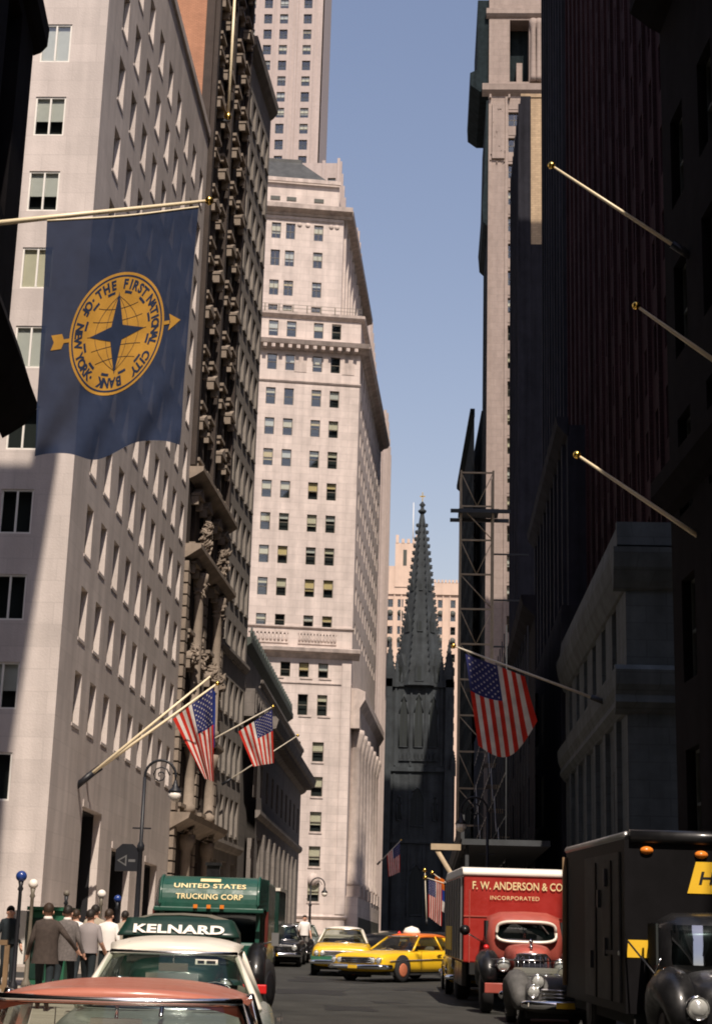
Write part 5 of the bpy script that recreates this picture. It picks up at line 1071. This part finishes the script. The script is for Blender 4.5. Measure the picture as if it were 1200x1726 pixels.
MB().box(-.98, .98, -2.52, -2.44, .42, .62).build('bumper', 'faded_red', T, bevel=.015); MB().box(-1.1, 1.1, 0, 5.9, .7, .95).build('chassis', 'rubber', T); MB().box(-hw, -hw + .1, .4, 2.6, .45, .94).build('step_box', 'black_paint', T)
# dusty grey open roadster in front of it
T, q = car('grey_roadster', 'dusty grey open topped vintage car between the red and black trucks', 2.30, 31.6, .06, Lc=3.9, W=1.35, H=1.0, hood=.88, belt=.86, trunk=.75, body='grey_dusty', quad=False, openroof=True, ya=-.3, yb=1.1, wb=.55, grille='chrome')
for s_ in (-1, 1):
    MB().tube([(s_ * .72, -1.1 + .62 * math.cos(a), .28 + .52 * math.sin(a)) for a in [-.2 + i * math.pi / 9 for i in range(10)]], [.1, .16, .2, .22, .22, .22, .22, .2, .17, .12], 10).build('fender', 'grey_dusty', T); lamp(T, s_ * .45, -1.95, .84, .1)
MB().add([(-.55, -.3, .88), (.55, -.3, .88), (.5, -.15, 1.1), (-.5, -.15, 1.1)], [(0, 1, 2, 3)]).build('windscreen', 'car_glass', T)
# black truck at the right edge
T = vroot('black_truck', 'black box truck with worn side panel and yellow patches at the right edge', 'truck', 4.03, 24.0, .07)
hw = 1.22; TOP = 3.14
prof = [(-hw, .62), (-hw, TOP - .12), (-hw + .04, TOP - .04), (-hw + .14, TOP), (0, TOP + .02), (hw - .14, TOP), (hw - .04, TOP - .04), (hw, TOP - .12), (hw, .62)]
MB().loft([[Vector((x, y, z)) for x, z in prof] for y in (.05, 5.4)], smooth=False).build('box_body', 'black_truck', T)
MB().tube([(-hw + .08, .05, TOP - .09), (hw - .08, .05, TOP - .09)], .1, 12).build('roof_edge', 'black_paint', T); MB().tube([(-hw + .03, .05, TOP - .08), (-hw + .03, 5.4, TOP - .08)], .06, 10).build('roof_edge', 'steel', T)
MB().box(-hw - .03, -hw - .003, .35, 3.3, .75, TOP - .3).build('side_panel', 'old_panel', T); MB().box(-hw - .05, -hw - .03, .9, 1.0, .75, TOP - .4).build('panel_strip', 'black_truck', T); MB().box(-hw - .05, -hw - .03, 2.2, 2.3, .75, TOP - .4).build('panel_strip', 'black_truck', T)
MB().box(-hw - .06, -hw - .03, .3, 1.6, 1.4, 1.46).build('panel_rail', 'old_panel', T); MB().tube([(-hw - .03, 5.38, .8), (-hw - .03, 5.38, TOP - .2)], .045, 8).build('rear_post', 'wood_brown', T)
for y, z in ((1.35, 2.5), (1.9, 2.2), (1.35, 1.5), (2.6, 1.3)): MB().box(-hw - .075, -hw - .03, y - .06, y + .06, z - .13, z + .13).build('hinge', 'iron', T)
def fr(pts, name, mt, y=.0): return MB().add([(x, .05 - y, z) for x, z in pts], [tuple(range(len(pts)))]).build(name, mt, T)
sgn = fr([(-.33, 2.28), (.87, 2.28), (1.0, 2.72), (-.2, 2.72)], 'yellow_sign', 'yellow_sign', .012)
lettering('HE', .25, .36, T, lambda x, y: (x + .04 + (y - .1) * .25, .032, 2.41 + y), 'ink', .02)
fr([(-1.2, 1.38), (-.79, 1.38), (-.75, 1.62), (-1.18, 1.62)], 'yellow_patch', 'yellow_sign', .012)
for x in (-.9, -.12, .9): MB().lathe([(.01, -.05), (.09, -.03), (.1, .02)], 12, axis='y').build('marker_lamp', 'lamp_orange', T, (x, .04, 2.86 if x != -.12 else 2.82)).scale = (1, 1, .6)
cab = []
for (y, wd, zt, zb) in ((-1.0, .78, 1.40, 1.2), (-.95, .84, 1.72, 1.1), (-.75, .90, 1.96, .8), (-.3, .92, 2.02, .75), (.05, .9, 1.99, .75)):
    cab.append([Vector((x, y, z)) for x, z in ((-wd, zb), (-wd * 1.02, zb + (zt - zb) * .5), (-wd * .95, zt - .14), (-wd * .7, zt - .02), (0, zt), (wd * .7, zt - .02), (wd * .95, zt - .14), (wd * 1.02, zb + (zt - zb) * .5), (wd, zb))])
MB().loft(cab).build('cab', 'black_paint', T)
MB().grid(lambda u, v: ((-1 + 2 * u) * (.80 - .04 * v), -1.09 + .1 * abs(-1 + 2 * u) ** 3 + .11 * v ** 1.5, 1.32 + .52 * v), 14, 5).build('windscreen', 'bright_glass', T); 
MB().box(-.95, -.92, -.75, -.2, 1.3, 1.85).build('side_window', 'interior', T)
MB().loft(hull([(-2.15, .62, .5, .98, .1), (-2.05, .72, .45, 1.12, .12), (-1.6, .78, .45, 1.24, .14), (-.95, .86, .5, 1.32, .12)])).build('hood', 'black_paint', T, subsurf=1)
for s_ in (-1, 1):
    MB().tube([(s_ * .9, -1.45 + .6 * math.cos(a), .45 + .58 * math.sin(a)) for a in [-.25 + i * math.pi / 9 for i in range(10)]], [.14, .2, .25, .27, .28, .28, .27, .25, .2, .14], 10).build('fender', 'black_paint', T)
    lamp(T, s_ * .72, -2.12, .82, .13, d=.09); lamp(T, s_ * .72, -2.12, .46, .09, 'lamp_white', name='parking_lamp'); wheel(T, s_ * .9, -1.45, .46, .24, 'iron'); wheel(T, s_ * .95, 3.6, .48, .34, 'iron')
    MB().lathe([(.01, -.06), (.07, -.04), (.085, .04)], 12, axis='y').build('turn_lamp', 'lamp_orange', T, (s_ * .88, -1.1, 1.2)); MB().lathe([(.01, -.04), (.035, -.02), (.04, .03)], 10, axis='y').build('clearance_lamp', 'lamp_orange', T, (s_ * .72, -1.12, 1.17))
    MB().tube([(s_ * 1.2, -.05, 1.6), (s_ * .98, -.95, 1.15)], .014, 5).build('mirror_arm', 'iron', T); MB().tube([(s_ * 1.0, -.9, 1.2), (s_ * .93, -.95, 1.4)], .012, 5).build('aerial', 'chrome', T)
MB().box(-.5, .5, -2.2, -2.14, .5, .95).build('grille', 'chrome', T); MB().tube([(-1.1, -2.32, .45), (1.1, -2.32, .45)], .08, 8).build('bumper', 'black_paint', T); MB().box(-1.1, 1.1, .1, 5.3, .45, .62).build('chassis', 'rubber', T)
# ================================================================== people
def person(label, X, Y, rz, h, cl, walk=.25, arm=(.0, .0), jacket=None, hair='hair_dark', sleeves=True, raise_l=None, bag=False, collar=False):
    k = h / 1.75; z0 = gz(Y) + .175
    T = thing('person', label, 'person', (X, Y, z0), rz, 'people on the left pavement')
    V = []; E = []; Rr = []; seg = []
    def v(p, r): V.append(Vector(p) * k); Rr.append(r * k); return len(V) - 1
    def e(a, b_, m): E.append((a, b_)); seg.append((a, b_, m))
    top = 0; leg = 1; sk = 2; sh = 3
    pel = v((0, 0, .95), .135); sp = v((0, 0, 1.13), .125); ch = v((0, .0, 1.34), .15); nk = v((0, 0, 1.50), .058); hd = v((0, -.015, 1.585), .078); ht = v((0, -.005, 1.675), .085)
    e(pel, sp, top); e(sp, ch, top); e(ch, nk, top); e(nk, hd, sk); e(hd, ht, sk)
    for i, s_ in enumerate((-1, 1)):
        so = v((s_ * .17, 0, 1.41), .075); el = v((s_ * .25, .04, 1.14), .048); wr_ = v((s_ * (.25 + (.02 if arm[i] == 0 else .06)), -.06 - arm[i], .91), .034)
        if raise_l and i == 0: V[el] = Vector(raise_l[0]) * k; V[wr_] = Vector(raise_l[1]) * k
        dr = (V[wr_] - V[el]).normalized(); pm = len(V); V.append(V[wr_] + dr * .075 * k); Rr.append(.036 * k)
        e(ch, so, top); e(so, el, top); e(el, wr_, top if sleeves else sk); e(wr_, pm, sk)
        sd = Vector((0, 1, 0)).cross(dr).normalized(); fw_ = dr.cross(sd).normalized()
        for q, (off, ln) in enumerate(((-.03, .07), (-.01, .08), (.01, .075), (.028, .06))):
            f0 = len(V); V.append(V[pm] + fw_ * off * k + dr * ln * .55 * k); Rr.append(.0095 * k); V.append(V[f0] + (dr * ln * .5 + sd * .02 * -s_) * k); Rr.append(.008 * k); e(pm, f0, sk); e(f0, f0 + 1, sk)
        t0 = len(V); V.append(V[wr_] + (fw_ * -.045 + dr * .05) * k); Rr.append(.011 * k); e(wr_, t0, sk)
        ph = walk * s_
        hp = v((s_ * .09, 0, .9), .095); kn = v((s_ * .095, -.05 - ph * .5, .5), .066); an = v((s_ * .095, -ph + (.1 if ph < 0 else .0), .09 + (.04 if ph < 0 else 0)), .045); to = v((s_ * .11, -ph - .14 + (.1 if ph < 0 else 0), .035), .04)
        e(pel, hp, leg); e(hp, kn, leg); e(kn, an, leg); e(an, to, sh)
    me = bpy.data.meshes.new('body'); me.from_pydata(V, E, []); o = bpy.data.objects.new('body', me); COL.objects.link(o)
    o.modifiers.new('skin', 'SKIN'); 
    for d, r_ in zip(me.skin_vertices[0].data, Rr): d.radius = (r_, r_)
    me.skin_vertices[0].data[0].use_root = True
    md = o.modifiers.new('sub', 'SUBSURF'); md.levels = 2; md.render_levels = 2
    m2 = bpy.data.meshes.new_from_object(o.evaluated_get(bpy.context.evaluated_depsgraph_get())); bpy.data.objects.remove(o)
    m2.name = 'body'
    for q in (cl[0], cl[1], 'skin', 'leather'): m2.materials.append(M[q])
    for p in m2.polygons:
        c = p.center; best = min(seg, key=lambda s_: segd(c, V[s_[0]], V[s_[1]])); p.material_index = best[2]; p.use_smooth = True
        if best[2] == 0 and c.z < .97 * k and abs(c.x) < .2 * k and not jacket: p.material_index = 1
    link('body', m2, T)
    hc = Vector((0, -.006, 1.665)) * k; vm = lambda u: 1.5 + .62 * math.cos(2 * math.pi * u) + .06 * math.sin(9 * u * 6.28)
    MB().grid(lambda u, v_: (hc.x + .094 * k * math.sin(2 * math.pi * u) * math.sin(v_ * vm(u)), hc.y + (.108 * math.cos(2 * math.pi * u) * math.sin(v_ * vm(u)) + .012) * k, hc.z + .112 * k * math.cos(v_ * vm(u))), 16, 8).build('hair', hair, T)
    for s_ in (-1, 1):
        MB().lathe([(.005, -.012), (.03, -.006), (.032, .006), (.005, .012)], 8, axis='x').build('ear', 'skin', T, Vector((s_ * .088, .0, 1.61)) * k)
        MB().lathe([(.002, -.012), (.011, 0), (.002, .006)], 8, axis='y').build('eye', 'ink', T, Vector((s_ * .032, -.094, 1.635)) * k)
    MB().add([(0, -.125, 1.59), (-.016, -.092, 1.585), (.016, -.092, 1.585), (0, -.095, 1.64)], [(0, 1, 3), (0, 3, 2), (0, 2, 1)]).build('nose', 'skin', T).scale = (k, k, k)
    MB().box(-.025, .025, -.1, -.09, 1.555, 1.563).build('mouth', 'faded_red', T).scale = (k, k, k)
    if jacket:
        rings = []
        for z, rx, ry in ((.76, .235, .165), (.85, .225, .16), (1.0, .205, .15), (1.15, .2, .148), (1.3, .225, .155), (1.4, .225, .14), (1.46, .15, .105), (1.5, .085, .08)):
            rings.append([Vector((rx * math.cos(a), ry * math.sin(a) + .0, z)) * k for a in [i * math.pi / 10 for i in range(20)]])
        MB().loft(rings, cap=False).build('jacket', jacket, T)
    else:
        rings = []
        for z, rx, ry in ((.93, .185, .15), (1.0, .185, .145), (1.15, .178, .142), (1.3, .2, .15), (1.4, .2, .13), (1.45, .13, .1), (1.49, .085, .08)):
            rings.append([Vector((rx * math.cos(a), ry * math.sin(a), z)) * k for a in [i * math.pi / 10 for i in range(20)]])
        MB().loft(rings, cap=False).build('shirt', cl[0], T)
    if collar: MB().lathe([(.082, 1.49), (.075, 1.53), (.068, 1.545)], 14).build('collar', 'shirt_white', T).scale = (k, k, k)
    if bag:
        hp_ = V[pm]; bg_ = MB().box(-.07, .07, -.2, .2, -.42, -.1).build('handbag', 'leather', None, T.location + Matrix.Rotation(rz, 3, 'Z') @ hp_, rz + .3, bevel=.04)
        tag(bg_, 'black leather bag carried by the man in the grey suit', 'bag'); MB().tube([(0, -.12, -.1), (0, -.09, -.01), (0, .09, -.01), (0, .12, -.1)], .012, 6).build('handle', 'leather', bg_)
    return T
def segd(c, a, b_):
    d = b_ - a; t = max(0, min(1, (c - a).dot(d) / max(d.dot(d), 1e-9))); return (c - a - d * t).length
PI = math.pi
def at_px(px, Y): return P(px, 1600, Y).x
person('man in dark brown suit walking away, one arm held out, nearest on the left', at_px(78, 28.6), 28.6, PI + .15, 1.74, ('suit_brown', 'trouser_dark'), .3, (.0, .05), 'suit_brown', 'hair_brown', raise_l=((-.36, .1, 1.2), (-.52, -.08, 1.0)), collar=True)
person('man in grey suit with a black bag walking beside the brown suited man', at_px(111, 31), 31, PI - .05, 1.72, ('suit_grey', 'trouser_dark'), -.25, (.05, .0), 'suit_grey', 'hair_dark', bag=True, collar=True)
person('man in white shirt seen just past the grey suited man', at_px(125, 35.5), 35.5, PI, 1.66, ('shirt_white', 'trouser_dark'), .2, sleeves=False, hair='hair_brown')
person('man in short sleeved grey shirt and dark trousers walking away', at_px(150, 31.5), 31.5, PI - .1, 1.66, ('shirt_grey', 'trouser_dark'), .22, (.12, .0), sleeves=False)
person('taller person in tan shirt in front of the grey shirted man', at_px(157, 34.5), 34.5, PI + .1, 1.76, ('shirt_tan', 'trouser_grey'), .2, sleeves=False)
person('person in bright white shirt walking left of the panel van', at_px(181, 33.5), 33.5, PI - .2, 1.68, ('shirt_white', 'trouser_dark'), -.2, sleeves=False, hair='hair_brown')
person('dark haired person just visible behind the panel van roof', at_px(208, 37), 37, PI, 1.66, ('shirt_tan', 'trouser_dark'), .2)
person('person in dark clothes standing by the railing at the left edge', at_px(14, 37), 37, .6, 1.70, ('trouser_dark', 'trouser_dark'), .05)
person('small distant person in white shirt near the marble building corner', at_px(512, 70), 70, .3, 1.74, ('shirt_white', 'trouser_grey'), .2, hair='hair_grey', sleeves=False)
